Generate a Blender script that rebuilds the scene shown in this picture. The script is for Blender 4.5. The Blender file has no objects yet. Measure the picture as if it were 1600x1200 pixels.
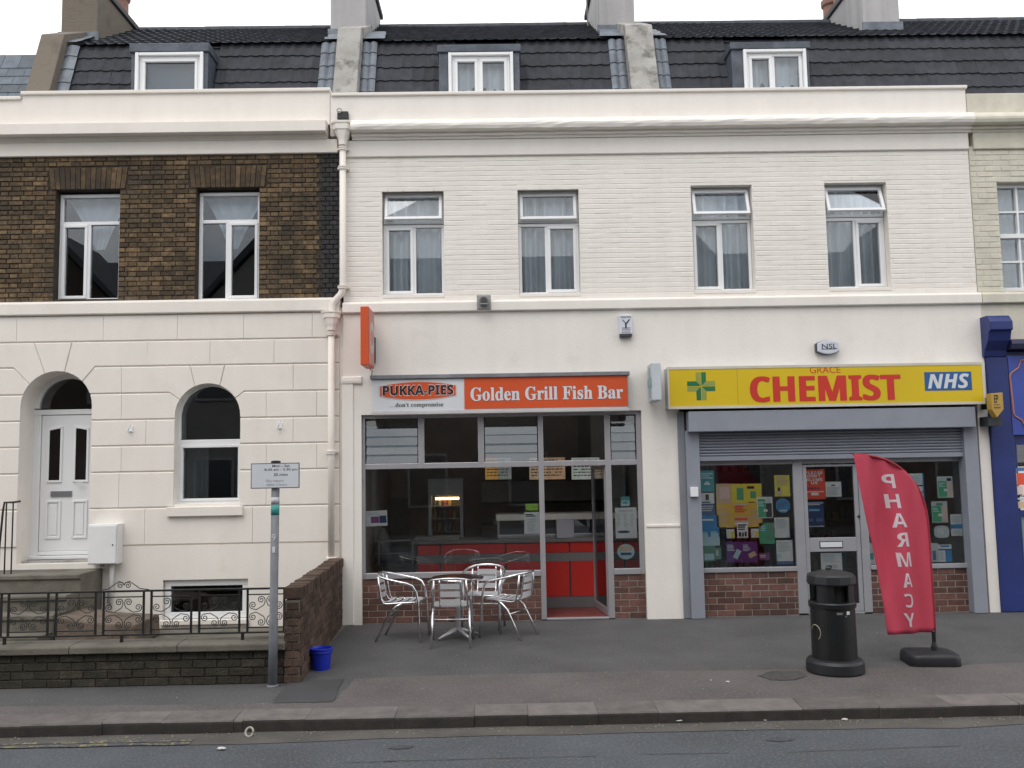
import bpy, bmesh, math, random
from mathutils import Vector, Matrix
random.seed(7)
sc = bpy.context.scene
COL = sc.collection
# ------------------------------------------------------------------ camera
FPX, YAW, PITCH, ROLL = 1413.94, 0.0132269, 0.0906101, 0.0177453
CAM = Vector((0.0, -11.8, 1.9784))
_f = Vector((math.sin(YAW)*math.cos(PITCH), math.cos(YAW)*math.cos(PITCH), math.sin(PITCH)))
_r = Vector((math.cos(YAW), -math.sin(YAW), 0)); _u = _r.cross(_f)
RR = math.cos(ROLL)*_r - math.sin(ROLL)*_u
UU = math.sin(ROLL)*_r + math.cos(ROLL)*_u
cd = bpy.data.cameras.new('camera'); cam = bpy.data.objects.new('camera', cd); COL.objects.link(cam)
M = Matrix.Identity(4)
for i in range(3):
    M[i][0], M[i][1], M[i][2], M[i][3] = RR[i], UU[i], -_f[i], CAM[i]
cam.matrix_world = M
cd.sensor_fit = 'HORIZONTAL'; cd.sensor_width = 36.0; cd.lens = FPX/1600*36.0
cd.clip_start = 0.1; cd.clip_end = 2000
sc.camera = cam
# ------------------------------------------------------------------ sky and sun (bright overcast)
SUN_EL, SUN_AZ = math.radians(58), math.radians(205)
w = bpy.data.worlds.new('World'); sc.world = w; w.use_nodes = True
nt = w.node_tree; nt.nodes.clear(); L = nt.links.new
out = nt.nodes.new('ShaderNodeOutputWorld'); bg = nt.nodes.new('ShaderNodeBackground')
sky = nt.nodes.new('ShaderNodeTexSky'); sky.sky_type = 'NISHITA'; sky.sun_disc = False
sky.sun_elevation = SUN_EL; sky.sun_rotation = SUN_AZ; sky.dust_density = 3.0
tc = nt.nodes.new('ShaderNodeTexCoord'); nz = nt.nodes.new('ShaderNodeTexNoise')
nz.inputs['Scale'].default_value = 2.6; nz.inputs['Detail'].default_value = 5
L(tc.outputs['Generated'], nz.inputs['Vector'])
cr = nt.nodes.new('ShaderNodeValToRGB')
cr.color_ramp.elements[0].position = .34; cr.color_ramp.elements[0].color = (5.8, 6.6, 7.8, 1)
cr.color_ramp.elements[1].position = .5; cr.color_ramp.elements[1].color = (12.9, 12.8, 12.7, 1)
L(nz.outputs['Fac'], cr.inputs['Fac'])
mx = nt.nodes.new('ShaderNodeMix'); mx.data_type = 'RGBA'; mx.inputs['Factor'].default_value = .88
L(sky.outputs['Color'], mx.inputs['A']); L(cr.outputs['Color'], mx.inputs['B'])
L(mx.outputs['Result'], bg.inputs['Color']); bg.inputs['Strength'].default_value = 0.1
L(bg.outputs['Background'], out.inputs['Surface'])
sl = bpy.data.lights.new('sun', 'SUN'); sl.energy = 0.8; sl.angle = math.radians(35); sl.color = (1, .97, .93)
sun = bpy.data.objects.new('sun', sl); COL.objects.link(sun)
sdir = Vector((math.sin(SUN_AZ)*math.cos(SUN_EL), math.cos(SUN_AZ)*math.cos(SUN_EL), math.sin(SUN_EL)))
sun.rotation_euler = sdir.to_track_quat('Z', 'Y').to_euler()
sc.view_settings.view_transform = 'Standard'; sc.view_settings.look = 'None'
sc.view_settings.exposure = 0.42; sc.view_settings.gamma = 1.0; sc.view_settings.use_curve_mapping = False
sc.cycles.max_bounces = 8; sc.cycles.transparent_max_bounces = 16

# ------------------------------------------------------------------ surveying helpers: photo point -> point on a vertical plane y=Y / on a level z
def _ray(x, y): return (x-800)/FPX*RR - (y-600)/FPX*UU + _f
def P(x, y, Y=0.0):
    d = _ray(x, y); return CAM + d*((Y-CAM.y)/d.y)
def G(x, y, z=0.0):
    d = _ray(x, y); return CAM + d*((z-CAM.z)/d.z)
def X(x, y, Y=0.0): return P(x, y, Y).x
def Z(x, y, Y=0.0): return P(x, y, Y).z
def R(x0, y0, x1, y1, Y=0.0):
    xm, ym = (x0+x1)/2, (y0+y1)/2
    return X(x0, ym, Y), X(x1, ym, Y), Z(xm, y1, Y), Z(xm, y0, Y)   # X0, X1, Z0, Z1

# ------------------------------------------------------------------ materials
MATS = {}
def mat(name, col, rough=.6, var=.12, scale=2.5, bump=0.0, bscale=80, metal=0.0, rnd=0.0, dirt=None, dscale=1.2, damt=.5, streak=0.0, emit=0.0, spec=.5, dpos=(.5, .7)):
    if name in MATS: return MATS[name]
    m = bpy.data.materials.new(name); m.use_nodes = True; MATS[name] = m
    n = m.node_tree.nodes; l = m.node_tree.links.new
    b = n['Principled BSDF']; b.inputs['Roughness'].default_value = rough; b.inputs['Metallic'].default_value = metal
    b.inputs['Specular IOR Level'].default_value = spec
    geo = n.new('ShaderNodeNewGeometry')
    nzx = n.new('ShaderNodeTexNoise'); nzx.inputs['Scale'].default_value = scale; nzx.inputs['Detail'].default_value = 6; nzx.inputs['Roughness'].default_value = .6
    l(geo.outputs['Position'], nzx.inputs['Vector'])
    mr = n.new('ShaderNodeMapRange'); mr.inputs['From Min'].default_value = .3; mr.inputs['From Max'].default_value = .7
    mr.inputs['To Min'].default_value = 1-var; mr.inputs['To Max'].default_value = 1+var
    l(nzx.outputs['Fac'], mr.inputs['Value'])
    val = mr.outputs['Result']
    def mul(a, c):
        q = n.new('ShaderNodeMath'); q.operation = 'MULTIPLY'; l(a, q.inputs[0])
        if isinstance(c, float): q.inputs[1].default_value = c
        else: l(c, q.inputs[1])
        return q.outputs[0]
    if rnd:
        oi = n.new('ShaderNodeObjectInfo'); at = n.new('ShaderNodeAttribute'); at.attribute_name = 'rnd'
        ad = n.new('ShaderNodeMath'); ad.operation = 'ADD'; l(oi.outputs['Random'], ad.inputs[0]); l(at.outputs['Fac'], ad.inputs[1])
        fr = n.new('ShaderNodeMath'); fr.operation = 'FRACT'; l(ad.outputs[0], fr.inputs[0])
        m2 = n.new('ShaderNodeMapRange'); m2.inputs['To Min'].default_value = 1-rnd; m2.inputs['To Max'].default_value = 1+rnd
        l(fr.outputs[0], m2.inputs['Value']); val = mul(val, m2.outputs['Result'])
    if streak:
        mp = n.new('ShaderNodeMapping'); mp.inputs['Scale'].default_value = (5, 5, .35); l(geo.outputs['Position'], mp.inputs['Vector'])
        n3 = n.new('ShaderNodeTexNoise'); n3.inputs['Scale'].default_value = 1.3; n3.inputs['Detail'].default_value = 5; l(mp.outputs['Vector'], n3.inputs['Vector'])
        m3 = n.new('ShaderNodeMapRange'); m3.inputs['From Min'].default_value = .35; m3.inputs['From Max'].default_value = .7
        m3.inputs['To Min'].default_value = 1; m3.inputs['To Max'].default_value = 1-streak; l(n3.outputs['Fac'], m3.inputs['Value'])
        val = mul(val, m3.outputs['Result'])
    sca = n.new('ShaderNodeVectorMath'); sca.operation = 'SCALE'; sca.inputs[0].default_value = col[:3]; l(val, sca.inputs['Scale'])
    csock = sca.outputs[0]
    if dirt:
        n4 = n.new('ShaderNodeTexNoise'); n4.inputs['Scale'].default_value = dscale; n4.inputs['Detail'].default_value = 8; n4.inputs['Roughness'].default_value = .65
        l(geo.outputs['Position'], n4.inputs['Vector'])
        m4 = n.new('ShaderNodeMapRange'); m4.inputs['From Min'].default_value = dpos[0]; m4.inputs['From Max'].default_value = dpos[1]
        m4.inputs['To Max'].default_value = damt; l(n4.outputs['Fac'], m4.inputs['Value'])
        mm = n.new('ShaderNodeMix'); mm.data_type = 'RGBA'; l(m4.outputs['Result'], mm.inputs['Factor']); l(csock, mm.inputs['A'])
        mm.inputs['B'].default_value = (*dirt, 1); csock = mm.outputs['Result']
    l(csock, b.inputs['Base Color'])
    if emit:
        l(csock, b.inputs['Emission Color']); b.inputs['Emission Strength'].default_value = emit
    if bump:
        n5 = n.new('ShaderNodeTexNoise'); n5.inputs['Scale'].default_value = bscale; n5.inputs['Detail'].default_value = 4; l(geo.outputs['Position'], n5.inputs['Vector'])
        bp = n.new('ShaderNodeBump'); bp.inputs['Strength'].default_value = bump; bp.inputs['Distance'].default_value = .02
        l(n5.outputs['Fac'], bp.inputs['Height']); l(bp.outputs['Normal'], b.inputs['Normal'])
    return m
def glass(name, tint=(.9, .93, .93), k=1.0, c=.05, rough=0.0):
    if name in MATS: return MATS[name]
    m = bpy.data.materials.new(name); m.use_nodes = True; MATS[name] = m
    n = m.node_tree.nodes; l = m.node_tree.links.new; n.clear()
    o = n.new('ShaderNodeOutputMaterial'); t = n.new('ShaderNodeBsdfTransparent'); g = n.new('ShaderNodeBsdfGlossy'); x = n.new('ShaderNodeMixShader')
    t.inputs['Color'].default_value = (*tint, 1); g.inputs['Roughness'].default_value = rough; g.inputs['Color'].default_value = (.95, .97, 1, 1)
    f = n.new('ShaderNodeFresnel'); f.inputs['IOR'].default_value = 1.5
    a = n.new('ShaderNodeMath'); a.operation = 'MULTIPLY_ADD'; a.inputs[1].default_value = k; a.inputs[2].default_value = c; a.use_clamp = True
    l(f.outputs['Fac'], a.inputs[0]); l(a.outputs[0], x.inputs['Fac']); l(t.outputs[0], x.inputs[1]); l(g.outputs[0], x.inputs[2]); l(x.outputs[0], o.inputs['Surface'])
    return m
WHITE = mat('white_masonry_paint', (.80, .76, .71), .75, .03, 1.5, .15, 45, streak=.035, dirt=(.52, .47, .40), dscale=2.6, damt=.3, dpos=(.56, .82))
CREAM = mat('cream_masonry_paint', (.80, .755, .695), .75, .03, 1.5, .15, 45, streak=.035, dirt=(.52, .46, .37), dscale=2.4, damt=.3, dpos=(.56, .82))
PALE = mat('pale_yellow_masonry_paint', (.64, .61, .515), .75, .05, 1.5, .15, 45, streak=.12, dirt=(.35, .33, .26), dscale=2, damt=.4)
UPVC = mat('white_upvc', (.78, .79, .80), .35, .02, 3)
BRICK = mat('brown_stock_brick', (.135, .090, .048), .9, .5, 14, .7, 60, rnd=.5, dirt=(.032, .027, .02), dscale=1.3, damt=.8, dpos=(.42, .64))
SOOT = mat('black_sooted_brick', (.028, .027, .029), .85, .3, 9, .4, 60, rnd=.4)
MORTAR_D = mat('dark_mortar', (.045, .036, .027), .95, .3, 6, .4, 90)
MORTAR_L = mat('pale_mortar', (.27, .235, .21), .95, .2, 6, .4, 90)
REDBRICK = mat('red_brick', (.115, .054, .042), .85, .25, 12, .4, 70, rnd=.4, dirt=(.05, .035, .03), dscale=2.5, damt=.6)
GBRICK = mat('garden_brick', (.088, .052, .038), .9, .3, 9, .6, 60, rnd=.45, dirt=(.045, .04, .03), dscale=1.6, damt=.75)
DBRICK = mat('mossy_dark_brick', (.046, .039, .030), .95, .45, 12, .8, 60, rnd=.25, dirt=(.03, .03, .018), dscale=3.5, damt=.8, dpos=(.42, .6))
ALU = mat('anodised_aluminium', (.46, .45, .47), .42, .06, 4, metal=.55)
GREYP = mat('blue_grey_painted_metal', (.25, .27, .315), .45, .06, 3)
GREYP2 = mat('dull_grey_metal', (.2, .21, .235), .45, .08, 3)
STEEL = mat('polished_chair_aluminium', (.78, .78, .80), .22, .04, 6, metal=1.0)
BLACKM = mat('black_painted_iron', (.012, .012, .013), .45, .2, 8)
LEAD = mat('weathered_lead', (.125, .145, .175), .55, .3, 5, .3, 25, dirt=(.24, .265, .295), dscale=3, damt=.6)
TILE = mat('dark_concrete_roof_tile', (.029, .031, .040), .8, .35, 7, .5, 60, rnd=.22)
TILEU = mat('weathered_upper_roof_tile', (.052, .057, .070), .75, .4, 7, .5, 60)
SLATE = mat('blue_grey_slate', (.085, .105, .13), .6, .25, 6, .3, 40, rnd=.3)
CONC = mat('grey_stained_render', (.34, .33, .31), .9, .2, 3, .4, 40, dirt=(.09, .085, .07), dscale=4.5, damt=.8, dpos=(.5, .66))
CONCB = mat('brown_weathered_render', (.17, .145, .115), .9, .25, 3, .5, 40, dirt=(.08, .075, .06), dscale=3, damt=.6)
STACK = mat('grey_chimney_render', (.43, .42, .42), .9, .08, 2, .2, 40, streak=.2)
POT = mat('terracotta_chimney_pot', (.26, .15, .115), .85, .2, 5)
STEPC = mat('mossy_concrete_step', (.16, .145, .12), .95, .3, 5, .5, 60, dirt=(.05, .05, .035), dscale=2.5, damt=.7, dpos=(.46, .62))
TARMAC = mat('footway_tarmac', (.080, .079, .082), .92, .25, 1.1, .8, 90, dirt=(.15, .14, .125), dscale=42, damt=.75, dpos=(.5, .68))
TARRED = mat('reddish_footway_tarmac', (.104, .093, .092), .92, .22, 1.2, .8, 90, dirt=(.19, .16, .145), dscale=42, damt=.75, dpos=(.5, .68))
TARPATCH = mat('fresh_dark_tarmac', (.056, .057, .06), .92, .2, 2, .8, 90, dirt=(.09, .085, .08), dscale=90, damt=.6, dpos=(.58, .74))
ROAD = mat('road_asphalt', (.068, .076, .087), .9, .28, .8, .9, 80, dirt=(.165, .165, .165), dscale=42, damt=.75, dpos=(.5, .67))
GUTTER = mat('gritty_channel', (.105, .098, .088), .95, .25, 3, .8, 150, dirt=(.055, .055, .055), dscale=12, damt=.6)
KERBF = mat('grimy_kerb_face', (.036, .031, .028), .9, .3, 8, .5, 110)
KERB = mat('granite_kerb', (.128, .114, .108), .85, .25, 6, .6, 90, rnd=.2, dirt=(.19, .17, .155), dscale=80, damt=.6, dpos=(.54, .72))
YPAINT = mat('worn_yellow_paint', (.24, .20, .105), .85, .2, 5, .5, 150, dirt=(.062, .067, .074), dscale=26, damt=1.0, dpos=(.40, .50))
GL_UP = glass('window_glass', (.93, .96, .975), 1.0, .015)
GL_SHOP = glass('shop_glass', (.95, .965, .96), .9, .01)
GL_OBS = glass('louvre_glass', (.7, .75, .78), .9, .05, .04)
DARK = mat('dark_interior', (.07, .068, .066), .9, .2, 2)
DARKW = mat('dim_interior_wall', (.62, .57, .52), .9, .15, 1)
NET = mat('net_curtain', (.78, .80, .82), .9, .08, 4, streak=.1)
CLOTHW = mat('white_curtain', (.7, .73, .78), .9, .06, 4)
BLACK = mat('black_print', (.012, .012, .016), .6, .05)
PAPER = mat('white_paper', (.62, .64, .67), .7, .03)
ORANGE = mat('orange_sign_vinyl', (.60, .085, .022), .4, .05, 2)
BLUEP = mat('navy_gloss_paint', (.016, .03, .15), .4, .2, 2)
def pm(name, col, rough=.55): return mat(name, col, rough, .07, 6)

# ------------------------------------------------------------------ mesh building
class MB:
    def __init__(s): s.v = []; s.f = []; s.m = []
    def face(s, pts, mi=0):
        k = len(s.v); s.v += [tuple(p) for p in pts]; s.f.append(tuple(range(k, k+len(pts)))); s.m.append(mi)
    def box(s, x0, x1, y0, y1, z0, z1, mi=0):
        k = len(s.v)
        s.v += [(x, y, z) for z in (z0, z1) for y in (y0, y1) for x in (x0, x1)]
        for q in ((0, 2, 3, 1), (4, 5, 7, 6), (0, 1, 5, 4), (2, 6, 7, 3), (0, 4, 6, 2), (1, 3, 7, 5)):
            s.f.append(tuple(k+i for i in q)); s.m.append(mi)
        return s
    def prism(s, pts, y0, y1, mi=0):            # polygon in XZ, extruded from y0 (front) to y1
        n = len(pts); k = len(s.v)
        s.v += [(x, y0, z) for x, z in pts] + [(x, y1, z) for x, z in pts]
        s.f.append(tuple(range(k, k+n))); s.f.append(tuple(range(k+2*n-1, k+n-1, -1))); s.m += [mi, mi]
        for i in range(n):
            j = (i+1) % n; s.f.append((k+i, k+n+i, k+n+j, k+j)); s.m.append(mi)
        return s
    def profile(s, pts, x0, x1, mi=0):          # polygon in YZ, extruded along X
        n = len(pts); k = len(s.v)
        s.v += [(x0, y, z) for y, z in pts] + [(x1, y, z) for y, z in pts]
        s.f.append(tuple(range(k, k+n))); s.f.append(tuple(range(k+2*n-1, k+n-1, -1))); s.m += [mi, mi]
        for i in range(n):
            j = (i+1) % n; s.f.append((k+i, k+n+i, k+n+j, k+j)); s.m.append(mi)
        return s
    def tube(s, path, r, n=8, closed=False, mi=0):
        path = [Vector(p) for p in path]; m_ = len(path); rings = []
        up = Vector((0, 0, 1))
        for i, p in enumerate(path):
            a = path[(i-1) % m_] if (closed or i > 0) else p
            b = path[(i+1) % m_] if (closed or i < m_-1) else p
            t = (b-a).normalized()
            if i == 0:
                ref = up if abs(t.dot(up)) < .9 else Vector((1, 0, 0)); u = t.cross(ref).normalized()
            else:
                u = (u - t*u.dot(t)); u = u.normalized() if u.length > 1e-6 else t.orthogonal().normalized()
            v = t.cross(u); rr = r[i] if isinstance(r, (list, tuple)) else r
            k = len(s.v); rings.append(k)
            s.v += [tuple(p + (u*math.cos(2*math.pi*j/n) + v*math.sin(2*math.pi*j/n))*rr) for j in range(n)]
        for i in range(m_ if closed else m_-1):
            a, b = rings[i], rings[(i+1) % m_]
            for j in range(n):
                s.f.append((a+j, a+(j+1) % n, b+(j+1) % n, b+j)); s.m.append(mi)
        if not closed:
            s.f.append(tuple(rings[0]+j for j in range(n-1, -1, -1))); s.f.append(tuple(rings[-1]+j for j in range(n))); s.m += [mi, mi]
        return s
    def lathe(s, prof, cx=0, cy=0, n=24, mi=0):
        k = len(s.v); m_ = len(prof)
        for r, z in prof: s.v += [(cx+r*math.cos(2*math.pi*j/n), cy+r*math.sin(2*math.pi*j/n), z) for j in range(n)]
        for i in range(m_-1):
            for j in range(n):
                s.f.append((k+i*n+j, k+i*n+(j+1) % n, k+(i+1)*n+(j+1) % n, k+(i+1)*n+j)); s.m.append(mi)
        s.f.append(tuple(k+j for j in range(n-1, -1, -1))); s.f.append(tuple(k+(m_-1)*n+j for j in range(n))); s.m += [mi, mi]
        return s
    def mesh(s, name, smooth=False, fix=True):
        me = bpy.data.meshes.new(name); me.from_pydata(s.v, [], s.f)
        for p, mi in zip(me.polygons, s.m): p.material_index = mi
        if fix:
            bm = bmesh.new(); bm.from_mesh(me); bmesh.ops.recalc_face_normals(bm, faces=bm.faces); bm.to_mesh(me); bm.free()
        if smooth:
            for p in me.polygons: p.use_smooth = True
        me.update(); return me
def link(o, parent=None):
    COL.objects.link(o)
    if parent is not None:
        o.parent = parent
        if parent.type == 'EMPTY' and not parent.get('local'): o.matrix_parent_inverse = Matrix.Translation(-parent.location)
    return o
def obj(name, mb, m, parent=None, smooth=False, bev=0.0, fix=True):
    me = mb if isinstance(mb, bpy.types.Mesh) else mb.mesh(name, smooth, fix)
    o = bpy.data.objects.new(name, me)
    if not me.materials:
        for q in (m if isinstance(m, (list, tuple)) else [m]): me.materials.append(q)
    link(o, parent)
    if bev:
        b = o.modifiers.new('bevel', 'BEVEL'); b.width = bev; b.segments = 2; b.limit_method = 'ANGLE'; b.angle_limit = math.radians(40)
    return o
def tag(o, label, cat=None, group=None, kind=None):
    if label: o['label'] = label
    if cat: o['category'] = cat
    if group: o['group'] = group
    if kind: o['kind'] = kind
    return o
def empty(name, loc, label=None, cat=None, group=None, rz=0.0, local=False):
    o = bpy.data.objects.new(name, None); COL.objects.link(o); o.location = loc; o.rotation_euler.z = rz; o.empty_display_size = .2
    tag(o, label, cat, group)
    if local: o['local'] = 1
    return o
def box(name, x0, x1, y0, y1, z0, z1, m, parent=None, bev=0.0): return obj(name, MB().box(x0, x1, y0, y1, z0, z1), m, parent, bev=bev)
def struct(o): o['kind'] = 'structure'; return o
def stuff(o): o['kind'] = 'stuff'; return o
def text(body, rect, Y, m, parent, name='lettering', off=0.0, mirror=False, fn=None, shear=0.0, keep=False):
    cu = bpy.data.curves.new('t', 'FONT'); cu.body = body; cu.size = 1; cu.offset = off; cu.fill_mode = 'BOTH'; cu.resolution_u = 4; cu.shear = shear; cu.align_x = 'CENTER'
    t = bpy.data.objects.new('t', cu); COL.objects.link(t)
    dg = bpy.context.evaluated_depsgraph_get(); me = bpy.data.meshes.new_from_object(t.evaluated_get(dg))
    bpy.data.objects.remove(t); bpy.data.curves.remove(cu)
    if not me.vertices: return None
    xs = [v.co.x for v in me.vertices]; ys = [v.co.y for v in me.vertices]
    x0, x1, y0, y1 = min(xs), max(xs), min(ys), max(ys)
    X0, X1, Z0, Z1 = rect
    if keep:
        s = (Z1-Z0)/max(1e-6, y1-y0); wd = s*(x1-x0)
        if wd < X1-X0: c = (X0+X1)/2; X0, X1 = c-wd/2, c+wd/2
    for v in me.vertices:
        u = (v.co.x-x0)/max(1e-6, x1-x0); q = (v.co.y-y0)/max(1e-6, y1-y0)
        if mirror: u = 1-u
        px, pz = X0+u*(X1-X0), Z0+q*(Z1-Z0)
        v.co = (px, fn(px, pz) if fn else Y, pz)
    me.materials.clear(); me.materials.append(m)
    return obj(name, me, m, parent)
def wallgrid(x0, x1, z0, z1, y0, y1, holes):
    xs = sorted({x0, x1, *[a for h in holes for a in h[:2] if x0 < a < x1]}); zs = sorted({z0, z1, *[a for h in holes for a in h[2:] if z0 < a < z1]})
    nx, nz_ = len(xs)-1, len(zs)-1
    def solid(i, j):
        if not (0 <= i < nx and 0 <= j < nz_): return False
        cx, cz = (xs[i]+xs[i+1])/2, (zs[j]+zs[j+1])/2
        return not any(h[0] < cx < h[1] and h[2] < cz < h[3] for h in holes)
    b = MB()
    for i in range(nx):
        for j in range(nz_):
            if not solid(i, j): continue
            a, c, d, e = xs[i], xs[i+1], zs[j], zs[j+1]
            b.face([(a, y0, d), (c, y0, d), (c, y0, e), (a, y0, e)]); b.face([(a, y1, d), (a, y1, e), (c, y1, e), (c, y1, d)])
            if not solid(i-1, j): b.face([(a, y0, d), (a, y0, e), (a, y1, e), (a, y1, d)])
            if not solid(i+1, j): b.face([(c, y0, d), (c, y1, d), (c, y1, e), (c, y0, e)])
            if not solid(i, j-1): b.face([(a, y0, d), (a, y1, d), (c, y1, d), (c, y0, d)])
            if not solid(i, j+1): b.face([(a, y0, e), (c, y0, e), (c, y1, e), (a, y1, e)])
    return b
def boolean(o, cutters):
    for c in cutters:
        md = o.modifiers.new('cut', 'BOOLEAN'); md.object = c; md.solver = 'EXACT'; md.operation = 'DIFFERENCE'
    dg = bpy.context.evaluated_depsgraph_get(); me = bpy.data.meshes.new_from_object(o.evaluated_get(dg))
    o.modifiers.clear(); old = o.data; o.data = me; bpy.data.meshes.remove(old)
    return o
# bricks ---------------------------------------------------------------------------------------------
_bc = {}
def brick_mesh(lx, ly, lz, m, bev=.004):
    key = (round(lx, 3), round(ly, 3), round(lz, 3), m.name)
    if key in _bc: return _bc[key]
    b = MB(); x, z = lx/2, lz/2
    # five-sided piece: chamfered front, open back
    f = [(-x+bev, 0, -z+bev), (x-bev, 0, -z+bev), (x-bev, 0, z-bev), (-x+bev, 0, z-bev)]
    s_ = [(-x, bev, -z), (x, bev, -z), (x, bev, z), (-x, bev, z)]; k = [(-x, ly, -z), (x, ly, -z), (x, ly, z), (-x, ly, z)]
    b.v = f+s_+k; b.f = [(0, 1, 2, 3)]; b.m = [0]
    for o_ in (0, 4):
        for i in range(4):
            j = (i+1) % 4; b.f.append((o_+i, o_+4+i, o_+4+j, o_+j)); b.m.append(0)
    me = b.mesh('brick'); me.materials.append(m); _bc[key] = me
    return me
def layout(x0, x1, z0, z1, holes, bl=.2155, bh=.0655, gap=.0095, flemish=False):
    out_, row, z = [], 0, z0
    n = max(1, round((z1-z0)/(bh+gap))); ch = (z1-z0)/n
    for row in range(n):
        za, zb = z0+row*ch+gap/2, z0+(row+1)*ch-gap/2
        x = x0 - ((bl+.1025+2*gap)/2 if flemish and row % 2 else (bl/2+gap/2 if row % 2 else 0)) - .03; k = 0
        while x < x1:
            ln = bl if not (flemish and k % 2) else .1025
            segs = [(max(x, x0), min(x+ln, x1))]
            for h in holes:
                if h[2] < (za+zb)/2 < h[3]:
                    ns = []
                    for a, b in segs:
                        if b <= h[0] or a >= h[1]: ns.append((a, b))
                        else:
                            if a < h[0]-.01: ns.append((a, h[0]))
                            if b > h[1]+.01: ns.append((h[1], b))
                    segs = ns
            out_ += [(a, b, za, zb) for a, b in segs if b-a > .03]
            x += ln+gap; k += 1
    return out_
def bricks(parent, cells, Y, m, depth=.03, axis='X', jitter=.003, limit=300, rest=None, pick=None, keyfn=None):
    cells = list(cells)
    if len(cells) > limit and keyfn: cells.sort(key=keyfn)
    for i, (a, b, c, d) in enumerate(cells[:limit]):
        mm = pick(a, b, c, d) if pick else m
        ln = round((b-a)/.005)*.005 - .0005
        o = bpy.data.objects.new('brick', brick_mesh(ln, depth, round((d-c), 3), mm)); link(o, parent)
        jt = random.uniform(-jitter, jitter)
        if axis == 'X': o.location = ((a+b)/2, Y+jt, (c+d)/2); o.rotation_euler = (random.uniform(-.008, .008), random.uniform(-.006, .006), random.uniform(-.01, .01))
        else: o.location = (Y+jt, (a+b)/2, (c+d)/2); o.rotation_euler = (0, 0, math.pi/2)
    if len(cells) > limit:
        joined_bricks(parent, cells[limit:], Y, m, depth, jitter, pick)
def joined_bricks(parent, cells, Y, m, depth=.03, jitter=.003, pick=None, name='brickwork', bev=.004, bevx=None):
    bevx = bev if bevx is None else bevx
    groups = {}
    for c in cells: groups.setdefault((pick(*c) if pick else m).name, []).append(c)
    for k, cs in groups.items():
        b = MB(); rv = []
        for a, e, c, d in cs:
            y = Y+random.uniform(-jitter, jitter); t1, t2, t3, t4 = [random.uniform(-jitter, jitter)*.5 for _ in range(4)]
            b0 = len(b.v)
            b.v += [(a+bevx, y+t1, c+bev), (e-bevx, y+t2, c+bev), (e-bevx, y+t3, d-bev), (a+bevx, y+t4, d-bev), (a, y+depth, c), (e, y+depth, c), (e, y+depth, d), (a, y+depth, d)]
            b.f.append((b0, b0+1, b0+2, b0+3)); b.m.append(0)
            for i in range(4):
                j = (i+1) % 4; b.f.append((b0+i, b0+4+i, b0+4+j, b0+j)); b.m.append(0)
            r_ = random.random(); rv += [r_]*8
        me = b.mesh(name); me.materials.append(MATS[k]); at = me.attributes.new('rnd', 'FLOAT', 'POINT'); at.data.foreach_set('value', rv)
        stuff(obj(name, me, None, parent))
def arc(cx, cz, r, a0, a1, n=16): return [(cx+r*math.cos(math.radians(a0+(a1-a0)*i/n)), cz+r*math.sin(math.radians(a0+(a1-a0)*i/n))) for i in range(n+1)]
def wavy(name, x0, x1, z0, z1, Y, m, parent=None, amp=.025, n=9, seg=10, flare=0):
    b = MB(); N = n*seg
    ph = random.random()*6
    for i in range(N+1):
        u = i/N; x = x0+(x1-x0)*u; yy = Y+amp*math.sin(u*n*2*math.pi+ph)+amp*.5*math.sin(u*n*4.7+ph*2)
        b.v += [(x, yy, z0), (x, yy+amp*.3*math.sin(u*17), z1)]
    for i in range(N): b.f.append((2*i, 2*i+2, 2*i+3, 2*i+1)); b.m.append(0)
    return obj(name, b, m, parent, smooth=True, fix=False)

# =================================================================== ground, road, pavement
ZR = -0.095
def sheet(name, pts, z, m, parent=None):
    b = MB(); b.face([(p[0], p[1], z) for p in pts]); o = obj(name, b, m, parent, fix=False)
    if o.data.polygons[0].normal.z < 0: o.data.flip_normals()
    return o
EARTH = mat('earth', (.10, .09, .07), .95)
struct(sheet('ground', [(-400, -400), (400, -400), (400, 400), (-400, 400)], -.4, EARTH))
struct(sheet('road', [(-120, -12.5), (120, -12.5), (120, -4.3), (-120, -4.3)], ZR, ROAD))
struct(box('opposite_pavement', -120, 120, -15.3, -12.5, -.35, 0.01, TARMAC))
pav = struct(box('pavement', -60, 60, -4.08, .33, -.35, 0.0, TARMAC))
def wob(pts, n=6, a=.012):
    o_ = []
    for i in range(len(pts)-1):
        p, q = pts[i], pts[i+1]
        for k in range(n):
            t = k/n; o_.append((p[0]+(q[0]-p[0])*t+random.uniform(-a, a), p[1]+(q[1]-p[1])*t+random.uniform(-a, a)))
    o_.append(pts[-1]); return o_
back = [(-60, G(0, 1104).y)] + [tuple(G(*p)[:2]) for p in ((60, 1104), (250, 1102), (440, 1099), (522, 1096), (556, 1061), (700, 1056), (900, 1051), (1100, 1048), (1290, 1046), (1420, 1043), (1590, 1036))] + [(60, -3.0)]
struct(sheet('footway_strip', wob(back, 8) + [(60, -4.065), (-60, -4.065)], .004, TARRED))
struct(sheet('footway_patch', wob([tuple(G(*p)[:2]) for p in ((452, 1065), (536, 1062), (520, 1098), (425, 1100), (452, 1065))], 5, .006), .008, TARPATCH))
mh = [tuple(G(*p)[:2]) for p in ((1184, 1057), (1205, 1050), (1250, 1050), (1262, 1058), (1240, 1064), (1205, 1064), (1184, 1057))]
struct(sheet('footway_repair', wob(mh, 4, .012), .009, mat('older_patch', (.066, .062, .06), .92, .25, 3, .8, 90, dirt=(.13, .12, .11), dscale=42, damt=.6)))
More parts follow.
